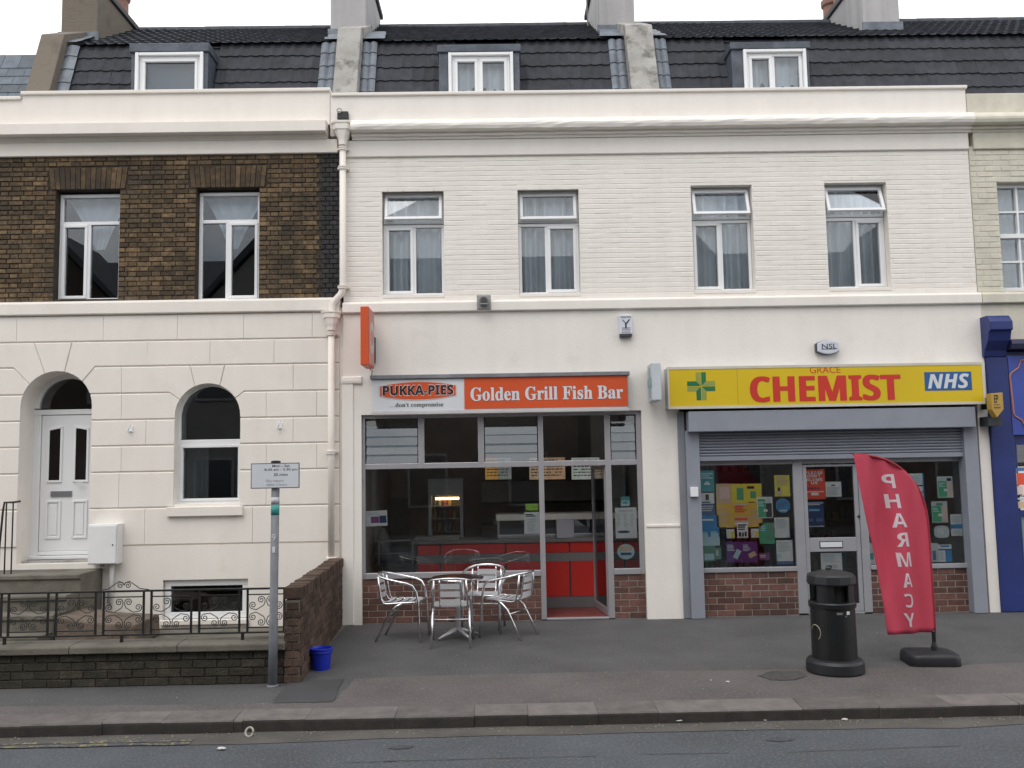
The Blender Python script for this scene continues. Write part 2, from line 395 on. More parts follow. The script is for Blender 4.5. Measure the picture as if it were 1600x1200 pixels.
# kerb: granite stones laid end to end
kerb = struct(empty('kerb', (0, -4.2, 0)))
joints = sorted(G(p, 1120-p*.018).x for p in (-120, 60, 180, 270, 378, 392, 488, 622, 742, 824, 930, 1022, 1125, 1243, 1360, 1470, 1575, 1690))
xk = joints[0]
while xk > -11: xk -= .9; joints.insert(0, xk)
xk = joints[-1]
while xk < 11: xk += .9; joints.append(xk)
for a, b in zip(joints, joints[1:]):
    y = -4.36+random.uniform(-.008, .008)
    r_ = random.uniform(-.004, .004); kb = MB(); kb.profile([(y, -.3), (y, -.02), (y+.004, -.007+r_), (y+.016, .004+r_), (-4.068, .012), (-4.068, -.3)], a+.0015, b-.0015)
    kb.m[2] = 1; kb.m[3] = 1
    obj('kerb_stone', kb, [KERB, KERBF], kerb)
# channel, yellow line, tar seam
ch = [(-60, -4.352)] + [(x*.5, -4.352) for x in range(-119, 120)] + [(60, -4.352)] + [(x*.5, -4.62+random.uniform(-.05, .05)) for x in range(119, -120, -1)]
struct(sheet('gutter_channel', ch, ZR+.004, GUTTER))
for dy in (0, .085):
    y0 = G(150, 1163, ZR).y+dy-.07
    struct(sheet('yellow_line', wob([(-8, y0), (G(300, 1160, ZR).x, y0-.01)], 30, .006)+wob([(G(300, 1160, ZR).x, y0+.045), (-8, y0+.05)], 30, .006), ZR+.008, YPAINT))
TAR = mat('tar_seam', (.02, .02, .022), .6)
for (p0, p1) in (((600, 1190), (930, 1182)), ((1230, 1176), (1500, 1166)), ((1000, 1179), (1140, 1177)), ((540, 1192), (620, 1190))):
    a, b = G(*p0, ZR), G(*p1, ZR); N = 14
    top = [(a.x+(b.x-a.x)*i/N, a.y+(b.y-a.y)*i/N+random.uniform(-.006, .006)) for i in range(N+1)]
    struct(sheet('tar_seam', top+[(x, y-.003-random.random()*.006) for x, y in reversed(top)], ZR+.005, TAR))

for (px, py, w_) in ((626, 1168, .11), (1218, 1156, .12)):
    c = G(px, py, ZR); struct(sheet('oil_stain', [(c.x+w_*math.cos(a*.42)*random.uniform(.7, 1.1), c.y+w_*.45*math.sin(a*.42)*random.uniform(.7, 1.1)) for a in range(15)], ZR+.0045, mat('oil_darkened_asphalt', (.050, .056, .066), .8, .3, 5, .9, 80, dirt=(.12, .12, .12), dscale=42, damt=.6, dpos=(.5, .7))))
# =================================================================== shared levels of the terrace
XB = X(537, 700); XR = X(1533, 520)          # white shop building between these
XLH = -6.75                                   # left house starts just outside the picture
Z_S0, Z_S1 = 4.01, 4.16                       # string course
Z_FR = 6.12; Z_PT = 7.0                       # frieze line, parapet top
BACK = 6.5

def window_upvc(name, parent, rect, Y, frame=.04, trans=None, mull=None, label=None, depth=.07, sashes=(), gl=GL_UP):
    """white plastic window: outer frame, transom, mullion, panes; sashes = indices of opening lights (raised inner frame)"""
    x0, x1, z0, z1 = rect
    b = MB(); b.box(x0, x1, Y, Y+depth, z0, z0+frame); b.box(x0, x1, Y, Y+depth, z1-frame, z1)
    b.box(x0, x0+frame, Y+.001, Y+depth, z0+frame, z1-frame); b.box(x1-frame, x1, Y+.001, Y+depth, z0+frame, z1-frame)
    wn = obj(name, b, UPVC, parent, bev=.006)
    cells = [(x0+frame, x1-frame, z0+frame, z1-frame)]
    if trans:
        box('transom', x0+frame, x1-frame, Y+.002, Y+depth, trans-frame*.5, trans+frame*.5, UPVC, wn, .005)
        top = (x0+frame, x1-frame, trans+frame*.5, z1-frame); bot = (x0+frame, x1-frame, z0+frame, trans-frame*.5)
    else: top, bot = None, cells[0]
    lights = [top] if top else []
    if mull:
        box('mullion', mull-frame*.5, mull+frame*.5, Y+.003, Y+depth, bot[2], bot[3], UPVC, wn, .005)
        lights += [(bot[0], mull-frame*.5, bot[2], bot[3]), (mull+frame*.5, bot[1], bot[2], bot[3])]
    else: lights.append(bot)
    for i, (a, c, d, e) in enumerate(lights):
        if i in sashes:
            t = .034; s = MB(); y = Y-.012
            s.box(a-.006, c+.006, y, Y+.05, d-.006, d+t); s.box(a-.006, c+.006, y, Y+.05, e-t, e+.006); s.box(a-.006, a+t, y+.001, Y+.05, d+t, e-t); s.box(c-t, c+.006, y+.001, Y+.05, d+t, e-t)
            obj('sash', s, UPVC, wn, bev=.005); a, c, d, e = a+t, c-t, d+t, e-t
        box('pane', a, c, Y+.03, Y+.036, d, e, gl, wn)
    return wn

# =================================================================== left brick house
lh = empty('terraced_house', (-4.4, 0, 0), 'brown brick terraced house with cream rusticated ground floor and white front door', 'house')
zs0 = Z(250, 491); zs1 = Z(250, 470)
wl = [R(85, 296, 185.5, 467), R(305.5, 293, 404.5, 467)]
zt = Z(270, 243)
bw = obj('brick_wall', wallgrid(XLH, XB-.005, zs1, zt+.1, .012, .3, wl), MORTAR_D, lh)
holes = [(a-.003, b+.003, c-.1, d+.003) for a, b, c, d in wl]
lint = [(a-.10, b+.10, d+.003, d+.30) for a, b, c, d in wl]
xq = X(500, 350)
cells = layout(XLH, xq-.005, zs1+.004, zt-.002, holes+lint, bl=.19, bh=.0565, gap=.009, flemish=True)
bricks(bw, cells, 0, BRICK, keyfn=lambda c: -(c[1]-c[0])+(.3 if c[0] < -6.4 else 0), jitter=.004)
bricks(bw, layout(xq+.005, XB-.03, zs1+.004, zt-.002, [], bl=.095, bh=.0565, gap=.009), -.004, SOOT, jitter=.003)
TANB = mat('rubbed_lintel_brick', (.125, .082, .044), .9, .5, 14, .7, 60, rnd=.4, dirt=(.032, .027, .02), dscale=1.6, damt=.8, dpos=(.42, .62))
for (a, b, c, d) in lint:
    n = 15; fx, fz = (a+b)/2, c-1.6
    for i in range(n):
        u0, u1 = a+(b-a)*(i+.06)/n, a+(b-a)*(i+.94)/n
        k = lambda u, z: fx+(u-fx)*(.94+.06*(z-c)/(d-c))
        obj('brick', MB().prism([(k(u0, c), c+.004), (k(u1, c), c+.004), (k(u1, d), d-.004), (k(u0, d), d-.004)], -.002+random.uniform(-.003, .003), .03), TANB, bw)
for i, (r_, t_, mu, sa, gx) in enumerate(((wl[0], 349, 138, (1,), 0), (wl[1], 346, 355, (2,), 0))):
    wn = window_upvc('window', lh, (r_[0]+.005, r_[1]-.005, r_[2]-.015, r_[3]-.03), .12, .046, Z((92, 308)[i]+48, t_, .12), X(mu, 420, .12), sashes=sa)
# string course
obj('string_course', MB().profile([(.2, zs0), (-.05, zs0), (-.06, zs0+.015), (-.06, zs1-.03), (-.045, zs1), (.012, zs1+.012), (.2, zs1+.012)], XLH, XB-.045), CREAM, lh, bev=.006)
# rusticated ground floor: base wall with openings, blocks of stucco standing proud
def arch_poly(x0, x1, z0, ztop, n=20):
    r = (x1-x0)/2; return [(x0, z0), (x1, z0)] + arc((x0+x1)/2, ztop-r, r, 0, 180, n)
DA = (X(31, 700), X(143, 700), .84, Z(88, 580)); WA = (X(273, 700), X(375.5, 700), Z(325, 787), Z(325, 599)); BW = R(255, 905, 388, 968)
def cutter(poly): 
    o = bpy.data.objects.new('c', MB().prism(poly, -.5, 1.0).mesh('c')); COL.objects.link(o); return o
cut_d, cut_w = cutter(arch_poly(*DA)), cutter(arch_poly(*WA))
cut_b = cutter([(BW[0], BW[2]), (BW[1], BW[2]), (BW[1], BW[3]), (BW[0], BW[3])])
gw = obj('ground_floor_wall', MB().box(XLH, XB-.002, .0, .42, -.35, zs0+.05), CREAM, lh)
boolean(gw, [cut_d, cut_w, cut_b])
CZ = [zs0-.002] + [Z(532, y) for y in (528, 567.5, 609.5, 650.5, 691, 732, 788, 846.5)] + [-.1]
q = lambda zx, zy: (X(zx*.35, 480+zy*.35), Z(zx*.35, 480+zy*.35))
qx = lambda zx, ci: X(zx*.35, 480+(35, 137, 250, 372, 487, 603, 720, 880, 1047, 1200)[ci]*.35)
XE = XB-.052
polys = []
def row(ci, xs):
    for a, b in zip(xs, xs[1:]): polys.append([(a, CZ[ci+1]), (b, CZ[ci+1]), (b, CZ[ci]), (a, CZ[ci])])
row(0, [XLH]+[qx(v, 0) for v in (80, 465, 795, 1090, 1395)]+[XE])
z1, z2, z3 = CZ[1], CZ[2], CZ[3]
polys += [[(XLH, z2), (qx(65, 2), z2), q(150, 360), q(215, 330), (qx(155, 1), z1), (XLH, z1)],
          [q(215, 330), q(280, 330), (qx(325, 1), z1), (qx(155, 1), z1)],
          [q(280, 330), q(350, 355), (qx(425, 2), z2), (qx(660, 2), z2), (qx(660, 1), z1), (qx(325, 1), z1)]]
row(1, [qx(660, 1), qx(940, 1), qx(1225, 1), XE])
polys += [[(XLH, z3), (qx(150, 3), z3), q(150, 360), (qx(65, 2), z2), (XLH, z2)],
          [q(350, 355), (qx(350, 3), z3), (qx(545, 3), z3), (qx(545, 2), z2), (qx(425, 2), z2)],
          [(qx(545, 3), z3), (qx(760, 3), z3), q(830, 430), q(880, 385), (qx(850, 2), z2), (qx(545, 2), z2)],
          [q(880, 385), q(975, 385), (qx(1005, 2), z2), (qx(850, 2), z2)],
          [q(975, 385), q(1020, 430), (qx(1090, 3), z3), (qx(1310, 3), z3), (qx(1310, 2), z2), (qx(1005, 2), z2)]]
row(2, [qx(1310, 3), XE])
z4 = CZ[4]
polys += [[(XLH, z4), (qx(130, 4), z4), (qx(130, 3), z3), (XLH, z3)], [(qx(380, 4), z4), (qx(545, 4), z4), (qx(545, 3), z3), (qx(380, 3), z3)],
          [(qx(545, 4), z4), (qx(800, 4), z4), q(830, 430), (qx(760, 3), z3), (qx(545, 3), z3)],
          [(qx(1040, 4), z4), (qx(1190, 4), z4), (qx(1190, 3), z3), (qx(1090, 3), z3), q(1020, 430)]]
row(3, [qx(1190, 3), qx(1415, 3), XE])
for ci, ms in ((4, ((655,), (1310,))), (5, ((545,), (1190, 1415))), (6, ((535,), (1190,))), (7, ((650,), (1130,)))):
    row(ci, [XLH, DA[0]])
    if ci < 7: row(ci, [DA[1]]+[qx(v, ci) for v in ms[0]]+[WA[0]]); row(ci, [WA[1]]+[qx(v, ci) for v in ms[1]]+[XE])
    else: row(ci, [DA[1]]+[qx(v, ci) for v in ms[0]+ms[1]]+[XE])
def inset(pl, hz, vt):
    """move every edge inwards: level joints by hz, upright and raking joints by vt"""
    n = len(pl); out_ = []
    L_ = []
    for i in range(n):
        p, q_ = Vector(pl[i]), Vector(pl[(i+1) % n]); d = (q_-p).normalized(); nn = Vector((-d.y, d.x)); w_ = hz if abs(d.y) < .2 else (vt if abs(d.x) < .2 else (hz+vt)*.5)
        L_.append((p+nn*w_, d))
    for i in range(n):
        (p, d), (q_, e) = L_[i-1], L_[i]; den = d.x*e.y-d.y*e.x
        out_.append(tuple(q_) if abs(den) < 1e-4 else tuple(p+d*(((q_.x-p.x)*e.y-(q_.y-p.y)*e.x)/den)))
    return out_
for pl in polys:
    cx = sum(p[0] for p in pl)/len(pl); cz = sum(p[1] for p in pl)/len(pl)
    back_, front_ = inset(pl, .0035, .0006), inset(pl, .0165, .0026); n = len(pl); b = MB()
    b.v = [(x, .004, z) for x, z in back_]+[(x, -.004, z) for x, z in back_]+[(x, -.02, z) for x, z in front_]
    b.f = [tuple(range(2*n, 3*n)), tuple(range(n-1, -1, -1))]; b.m = [0, 0]
    for o_ in (0, n):
        for i in range(n): j = (i+1) % n; b.f.append((o_+i, o_+j, o_+n+j, o_+n+i)); b.m.append(0)
    o = obj('stucco_block', b, CREAM, gw)
    near = any(abs(cx-(h[0]+h[1])/2) < (h[1]-h[0])/2+.45 and cz > h[2]-.1 and cz < h[3]+.4 for h in (DA, WA))
    if near: boolean(o, [cut_d, cut_w])
obj('plinth', wallgrid(DA[1]+.0, XE, CZ[9]-.2, CZ[8]-.012, -.018, .004, [(BW[0], BW[1], BW[2]-.02, BW[3])]), CREAM, lh, bev=.006)
for c in (cut_d, cut_w, cut_b): bpy.data.objects.remove(c)
# window sill, arched window, basement window, door
s = R(263, 791, 381, 806); box('window_sill', s[0], s[1], -.07, .05, s[2], s[3]-.002, CREAM, lh, .008)
def arched_window():
    x0, x1, z0, ztop = WA; x0 -= .02; x1 += .02; Y = .13; r = (x1-x0)/2; cx = (x0+x1)/2; t = .05; zt_ = Z(325, 691, Y)
    outer = arch_poly(x0, x1, z0-.02, ztop+.02); inner = arch_poly(x0+t, x1-t, z0-.02+t, ztop+.02-t)
    b = MB(); n = len(outer); b.v = [(x, Y, z) for x, z in outer]+[(x, Y, z) for x, z in inner]+[(x, Y+.07, z) for x, z in outer]+[(x, Y+.07, z) for x, z in inner]
    for i in range(n):
        j = (i+1) % n
        b.f += [(i, j, n+j, n+i), (2*n+i, 3*n+i, 3*n+j, 2*n+j), (n+i, n+j, 3*n+j, 3*n+i), (i, 2*n+i, 2*n+j, j)]; b.m += [0]*4
    wn = obj('arched_window', b, UPVC, lh, bev=.004)
    box('transom', x0+t, x1-t, Y+.002, Y+.07, zt_-.035, zt_+.035, UPVC, wn, .006)
    s = MB(); a, c, d, e, k = x0+t, x1-t, z0-.02+t, zt_-.035, .035
    s.box(a, c, Y-.012, Y+.05, d, d+k); s.box(a, c, Y-.012, Y+.05, e-k, e); s.box(a, a+k, Y-.011, Y+.05, d+k, e-k); s.box(c-k, c, Y-.011, Y+.05, d+k, e-k)
    obj('sash', s, UPVC, wn, bev=.005)
    box('pane', a+k, c-k, Y+.03, Y+.036, d+k, e-k, GL_UP, wn)
    up = [(x0+t, zt_+.035), (x1-t, zt_+.035)] + arc(cx, ztop+.02-r, r-t, 0, 180, 20)
    obj('pane', MB().prism(up, Y+.03, Y+.036), GL_UP, wn)
arched_window()
wb = window_upvc('basement_window', lh, (BW[0]+.005, BW[1]-.005, BW[2]+.01, BW[3]-.005), .03, .08)
box('window_sill', BW[0]-.02, BW[1]+.02, -.06, .04, BW[2]-.055, BW[2]+.004, CREAM, lh, .006)
def front_door():
    Y = .33; x0, x1 = DA[0]-.03, DA[1]+.03; zb = .97
    r = (DA[1]-DA[0])/2; cx = (DA[0]+DA[1])/2; ztop = DA[3]
    zh = Z(95, 640, Y); zl = Z(95, 648, Y)
    d0, d1 = X(57, 750, Y)+.04, cx+(cx-(X(57, 750, Y)+.04))
    fr = MB(); fr.box(x0, d0, Y, Y+.08, zb-.12, zl); fr.box(d1, x1, Y, Y+.08, zb-.12, zl); fr.box(x0, x1, Y-.004, Y+.08, zl, zl+.07); fr.box(d0, d1, Y+.001, Y+.08, zb-.05, zb)
    fan_o = [(x0, zl+.07), (x1, zl+.07), (x1, ztop+.1), (x0, ztop+.1)]
    f = obj('door_frame', fr, UPVC, lh, bev=.008)
    box('threshold', x0, x1, Y-.06, Y+.02, zb-.10, zb-.055, UPVC, f, .008)
    fr_r = r-.02
    arch_in = arc(cx, ztop-r, fr_r-.045, 0, 180, 18); arch_out = arc(cx, ztop-r, r+.03, 0, 180, 18); b = MB(); n = len(arch_in)
    zz = zl+.07
    arch_in = [(x, max(z, zz)) for x, z in arch_in]; 
    for i in range(n-1):
        b.prism([arch_in[i], arch_out[i], arch_out[i+1], arch_in[i+1]], Y, Y+.07)
    obj('fanlight_frame', b, UPVC, f)
    obj('fanlight_pane', MB().prism([p for p in arch_in], Y+.03, Y+.036), GL_UP, f)
    dl = box('door', d0+.006, d1-.006, Y+.012, Y+.06, zb+.002, zl-.006, UPVC, lh, .006)
    dw = d1-d0
    def panel(u0, u1, v0, v1, peaked, glazed):
        a, c = d0+u0*dw, d0+u1*dw; H = zl-zb; e, g = zb+v0*H, zb+v1*H; t = .03
        pts = [(a, e), (c, e), (c, g), (a, g)]
        if peaked == 1: pts = [(a, e), (c, e), (c, g+.03), (a, g)]
        if peaked == -1: pts = [(a, e), (c, e), (c, g), (a, g+.03)]
        for i in range(4):
            p, q_ = pts[i], pts[(i+1) % 4]; m0 = ((a+c)/2, (e+g)/2)
            pi = (p[0]+(t if p[0] < m0[0] else -t), p[1]+(t if p[1] < m0[1] else -t)); qi = (q_[0]+(t if q_[0] < m0[0] else -t), q_[1]+(t if q_[1] < m0[1] else -t))
            obj('door_moulding', MB().prism([p, q_, qi, pi], Y-.004, Y+.0115), UPVC, dl, bev=.005)
        if glazed:
            obj('door_glass', MB().prism([(a+t, e+t), (c-t, e+t), (c-t, g-t+.02), (a+t, g-t+.02)], Y+.004, Y+.0118), glass('door_glass', (.2, .22, .24), 1, .12, .08), dl)
        else: box('door_panel', a+t+.02, c-t-.02, Y+.003, Y+.0115, e+t+.02, g-t-.02, UPVC, dl, .006)
    panel(.12, .40, .50, .90, 1, True); panel(.60, .88, .50, .90, -1, True)
    panel(.12, .40, .09, .37, 0, False); panel(.60, .88, .09, .37, 0, False)
    lp = R(79, 767, 112, 776, Y); box('letter_plate', lp[0], lp[1], Y-.004, Y+.0113, lp[2], lp[3], mat('chrome', (.4, .4, .42), .3, .05, 4, metal=.8), dl, .003)
    hx = X(133, 757, Y); box('door_handle', hx-.11, hx, Y-.05, Y-.03, Z(133, 755, Y)-.01, Z(133, 755, Y)+.008, mat('white_handle', (.7, .7, .72), .3), dl, .006)
    box('porch_riser', DA[0]+.004, DA[1]-.004, .12, Y+.06, .74, zb-.105, CONC, lh)
front_door()
# frieze, cornice and parapet of the brick house
x37 = X(37, 165)
fz1 = Z(270, 222); cz0 = Z(270, 205, -.2); cz1 = Z(270, 190, -.2); pz = Z(270, 142)
obj('frieze', MB().profile([(.3, zt), (-.035, zt), (-.04, zt+.01), (-.04, fz1), (.3, fz1)], XLH, X(528, 230)), CREAM, lh, bev=.006)
corn = [(.3, fz1), (-.05, fz1), (-.07, fz1+.03), (-.10, fz1+.035), (-.11, fz1+.06), (-.14, fz1+.07), (-.15, cz0-.035), (-.2, cz0-.015), (-.2, cz1), (-.1, cz1+.03), (.3, cz1+.03)]
obj('cornice', MB().profile(corn, XLH, X(513, 200)), CREAM, lh, bev=.005)
obj('parapet', MB().box(x37, X(516, 160), -.03, .25, cz1, pz-.05), CREAM, lh)
obj('coping', MB().box(x37-.02, X(517, 143), -.06, .28, pz-.05, pz), CREAM, lh, bev=.01)

# =================================================================== the white shop building
sb = empty('shop_building', (2.2, 0, 0), 'long white painted two-storey building with two shopfronts under a dark tiled mansard', 'building')
FO = (X(565.5, 800), X(1006, 800), 0.0, Z(780, 645)); CO = (X(1062, 700), X(1526, 700), 0.0, Z(1290, 600))
YG = -.035
gwall = obj('ground_floor_wall', wallgrid(XB, XR, -.3, Z_S0+.03, YG, .3, [(FO[0], FO[1], -.01, FO[3]), (CO[0], CO[1]+.02, -.01, CO[3])]), WHITE, sb, bev=.01)
# slim raised corner strip and ledge on the left pier
obj('pier_ledge', MB().profile([(YG-.03, Z(550, 600)), (YG-.035, Z(550, 596)), (YG-.03, Z(550, 590)), (YG+.01, Z(550, 588)), (YG+.01, Z(550, 600))], XB-.02, X(566, 600)), WHITE, sb, bev=.006)
obj('pier_casing', MB().box(XB-.015, X(553, 700), YG-.02, YG+.01, 0.004, Z(550, 600)), WHITE, sb, bev=.006)
box('pier_band', X(1009, 821), X(1062, 821), YG-.012, YG+.004, Z(1035, 823), Z(1035, 819), WHITE, sb, .004)
ws = [R(597, 296, 694, 462), R(810, 294, 906, 460), R(1082, 289, 1178, 455), R(1292, 285, 1389, 451)]
XU0, XU1 = XB, X(1520, 350)
uwall = obj('upper_wall', wallgrid(XU0, XU1, Z_S1-.02, Z_FR+.05, .0028, .3, ws), WHITE, sb)
hol = [(a, b, c-.2, d) for a, b, c, d in ws]
ucells = layout(XU0+.005, XU1-.005, Z_S1+.01, Z_FR-.004, hol, gap=.004, bl=.20, bh=.062)
joined_bricks(uwall, ucells, 0, WHITE, .006, .0016, name='painted_brickwork', bev=.007, bevx=.001)
for i, r_ in enumerate(ws):
    x0, x1, z0, z1 = r_; Y = .13; xm = (x0+x1)/2
    z0 += .015; zt_ = z0+(z1-z0)*.685; z1n = z1-.005
    wn = window_upvc('window', sb, (x0+.004, x1-.004, z0, zt_), Y, .04, None, xm+(.005, -.03, .0, .01)[i], sashes=((0,), (1,), (0,), (1,))[i])
    # opening top light hung from its head, standing slightly ajar
    b = MB(); fr = .045; b.box(x0+.004, x1-.004, Y+.002, Y+.07, zt_+.012, zt_+.05); b.box(x0+.004, x1-.004, Y, Y+.07, z1n-.045, z1n)
    b.box(x0+.004, x0+.05, Y+.001, Y+.07, zt_+.05, z1n-.045); b.box(x1-.05, x1-.004, Y+.001, Y+.07, zt_+.05, z1n-.045)
    obj('top_frame', b, UPVC, wn, bev=.005)
    sw0, sw1, sz0, sz1 = x0+.03, x1-.03, zt_+.035, z1n-.04
    s = MB(); t = .04
    s.box(sw0, sw1, -.025, .015, -(sz1-sz0), -(sz1-sz0)+t); s.box(sw0, sw1, -.025, .015, -t, 0); s.box(sw0, sw0+t, -.024, .014, -(sz1-sz0)+t, -t); s.box(sw1-t, sw1, -.024, .014, -(sz1-sz0)+t, -t)
    tl = obj('top_light', s, UPVC, wn, bev=.005); tl.location = (0, Y-.002, sz1); tl.rotation_euler.x = -math.radians((14, 9, 17, 20)[i])
    obj('pane', MB().box(sw0+t, sw1-t, -.006, 0, -(sz1-sz0)+t, -t), GL_UP, tl)
    box('window_board', x0+.002, x1-.002, -.005, .13, r_[2]-.03, r_[2]+.016, WHITE, sb, .006)
sprof = [(.2, Z_S0), (-.075, Z_S0), (-.085, Z_S0+.012), (-.085, Z_S1-.03), (-.06, Z_S1-.004), (.01, Z_S1+.012), (.2, Z_S1+.012)]
obj('string_course', MB().profile(sprof, XB-.002, XR-.002), WHITE, sb, bev=.006)
# frieze, cornice, parapet
XC1 = X(1513, 200)
c0 = Z(1000, 213, -.05); c1 = Z(1000, 196, -.18); c2 = Z(1000, 181, -.15)
obj('frieze', MB().profile([(.3, Z_FR), (-.022, Z_FR), (-.03, Z_FR+.012), (-.03, c0), (.3, c0)], XB-.002, XU1), WHITE, sb, bev=.006)
cprof = [(.3, c0), (-.05, c0), (-.06, c0+.03), (-.09, c0+.035), (-.10, c0+.075), (-.13, c0+.09), (-.14, c1-.03), (-.185, c1-.01), (-.20, c1+.03), (-.2, c1+.06), (-.185, c1+.09), (-.15, c2-.01), (-.1, c2+.005), (.3, c2+.02)]
# the old lime cornice wavers a little along its length: built in short runs
b = MB(); N = 60; xs_ = [X(551, 200)+(XC1-X(551, 200))*i/N for i in range(N+1)]; n = len(cprof)
for i, x in enumerate(xs_):
    for k, (y, z) in enumerate(cprof):
        a = .006 if 1 < k < 12 else 0
        b.v.append((x, y+random.uniform(-a, a)*.6, z+random.uniform(-a, a)*.8))
for i in range(N):
    for k in range(n):
        j = (k+1) % n; b.f.append((i*n+k, i*n+j, (i+1)*n+j, (i+1)*n+k)); b.m.append(0)
b.f += [tuple(range(n)), tuple(N*n+k for k in range(n-1, -1, -1))]; b.m += [0, 0]
obj('cornice', b, WHITE, sb)
pzw = Z(1000, 141)
obj('parapet', MB().box(X(516.5, 160), X(1508, 160), -.02, .25, Z_FR+.3, pzw-.045), WHITE, sb)
obj('coping', MB().box(X(517.5, 143)+.01, X(1509, 140), -.05, .28, pzw-.045, pzw), WHITE, sb, bev=.01)
# inner shell so the rooms behind the glass are really rooms
def shell(parent, x0, x1, m=DARKW, floor2=2.95):
    b = MB(); b.box(x0, x0+.15, .3, BACK, -.3, 6.9); b.box(x1-.15, x1, .3, BACK, -.3, 6.9); b.box(x0+.15, x1-.15, BACK-.2, BACK, -.3, 6.9)
    b.box(x0+.15, x1-.15, .3, BACK-.2, floor2, floor2+.25); b.box(x0+.15, x1-.15, .3, BACK-.2, 6.1, 6.4); b.box(x0+.15, x1-.15, .3, BACK-.2, -.3, .02)
    return obj('inner_walls', b, m, parent)
shell(sb, XB+.004, XR-.004); shell(lh, XLH+.01, XB-.006, mat('brick_house_rooms', (.2, .19, .18), .9), 3.6)
box('partition_wall', X(1035, 700)-.08, X(1035, 700)+.08, .302, BACK-.21, .025, 2.945, DARKW, sb)

# ------------------------------------------------------------------ mansard roofs
MB0 = (.42, 6.75); MB1 = (.95, 8.16); RID = (3.0, 9.44)
sl_ = Vector((MB1[0]-MB0[0], MB1[1]-MB0[1])); SL = sl_.length; sl_.normalize(); ang = math.atan2(sl_.y, sl_.x)
def on_slope(t, off=0): return MB0[0]+sl_.x*t-sl_.y*off, MB0[1]+sl_.y*t+sl_.x*off
_tm = None
def tile_mesh():
    global _tm
    if _tm: return _tm
    b = MB(); W, H, n = .30, .30, 12     # local: x across, y along the slope (up), z out of the slope
    for r_, (y, zo) in enumerate(((0, .026), (H, .004))):
        for i in range(n+1):
            u = i/n; wv = .013*max(0, math.cos(u*4*math.pi))**.8 if True else 0
            b.v.append((u*W, y, zo+wv))
    for i in range(n): b.f.append((i, i+1, n+2+i, n+1+i)); b.m.append(0)
    k = len(b.v)
    b.v += [(i/n*W, 0, -.01) for i in range(n+1)]
    for i in range(n): b.f.append((k+i, k+i+1, i+1, i)); b.m.append(0)
    _tm = b.mesh('roof_tile', fix=False); _tm.materials.append(TILE); return _tm
GAUGE = .25
def mansard(parent, x0, x1, gaps, upper=True, name='mansard_roof'):
    b = MB(); b.profile([(MB0[0], MB0[1]-.3), MB0, MB1, (MB1[0]+.2, MB1[1]), (MB1[0]+.2, MB0[1]-.3)], x0, x1)
    rf = obj(name, b, TILE, parent)
    for rw in range(6):
        t = .02+rw*GAUGE
        if t+.25 > SL+.12: continue
        x = x0 - (.15 if rw % 2 else 0)
        while x < x1-.02:
            if x >= x0-.16 and x+.3 <= x1+.14 and not any(a+.1 < x+.15 < c-.1 for a, c in gaps):
                y, z = on_slope(t, .004)
                o = bpy.data.objects.new('roof_tile', tile_mesh()); link(o, rf)
                o.matrix_local = Matrix.Translation((x, y, z)) @ Matrix.Rotation(ang, 4, 'X') @ Matrix.Rotation(random.gauss(0, .010), 4, 'Z') @ Matrix.Translation((0, random.gauss(0, .004), 0))
            x += .3
    # upper slope, tiles too foreshortened to tell apart
    u = Vector((RID[0]-MB1[0], RID[1]-MB1[1])); UL = u.length; u.normalize(); g = MB(); NX = int((x1-x0)/.0375); NR = 9
    rows = []
    for r_ in range(NR):
        for e in (0, 1):
            t = -.06+(UL+.06)*(r_+e)/NR; off = .05 if e == 0 else .012
            k = len(g.v); rows.append(k)
            for i in range(NX+1):
                x = x0+(x1-x0)*i/NX; wv = .013*max(0, math.cos((x-x0)/.15*2*math.pi))
                sag = -.035*math.sin(math.pi*(x-x0)/(x1-x0))
                g.v.append((x, MB1[0]+u.x*t-u.y*(off+wv), MB1[1]+u.y*t+u.x*(off+wv)+sag*max(0, t/UL)))
    for a in range(len(rows)-1):
        for i in range(NX): g.f.append((rows[a]+i, rows[a]+i+1, rows[a+1]+i+1, rows[a+1]+i)); g.m.append(0)
    g.profile([(MB1[0]+.03, MB1[1]-.1), (MB1[0]+.03, MB1[1]), (RID[0], RID[1]-.03), (RID[0]+2.5, MB1[1]), (RID[0]+2.5, MB1[1]-.1)], x0, x1)
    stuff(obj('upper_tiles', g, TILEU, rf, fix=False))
    rt = MB(); xx = x0
    while xx < x1:
        e = min(xx+.45, x1); rt.tube([(xx-.02, RID[0], RID[1]-.02), (e+.02, RID[0], RID[1]-.02+random.uniform(-.006, .006))], .075, 10); xx = e
    obj('ridge', rt, TILEU, rf)
    # eaves course lip above the break
    obj('kerb_flashing', MB().profile([(MB1[0]-.03, MB1[1]-.035), (MB1[0]-.045, MB1[1]-.05), (MB1[0]-.01, MB1[1]-.06), (MB1[0]+.1, MB1[1]-.02)], x0, x1), TILEU, rf)
    return rf
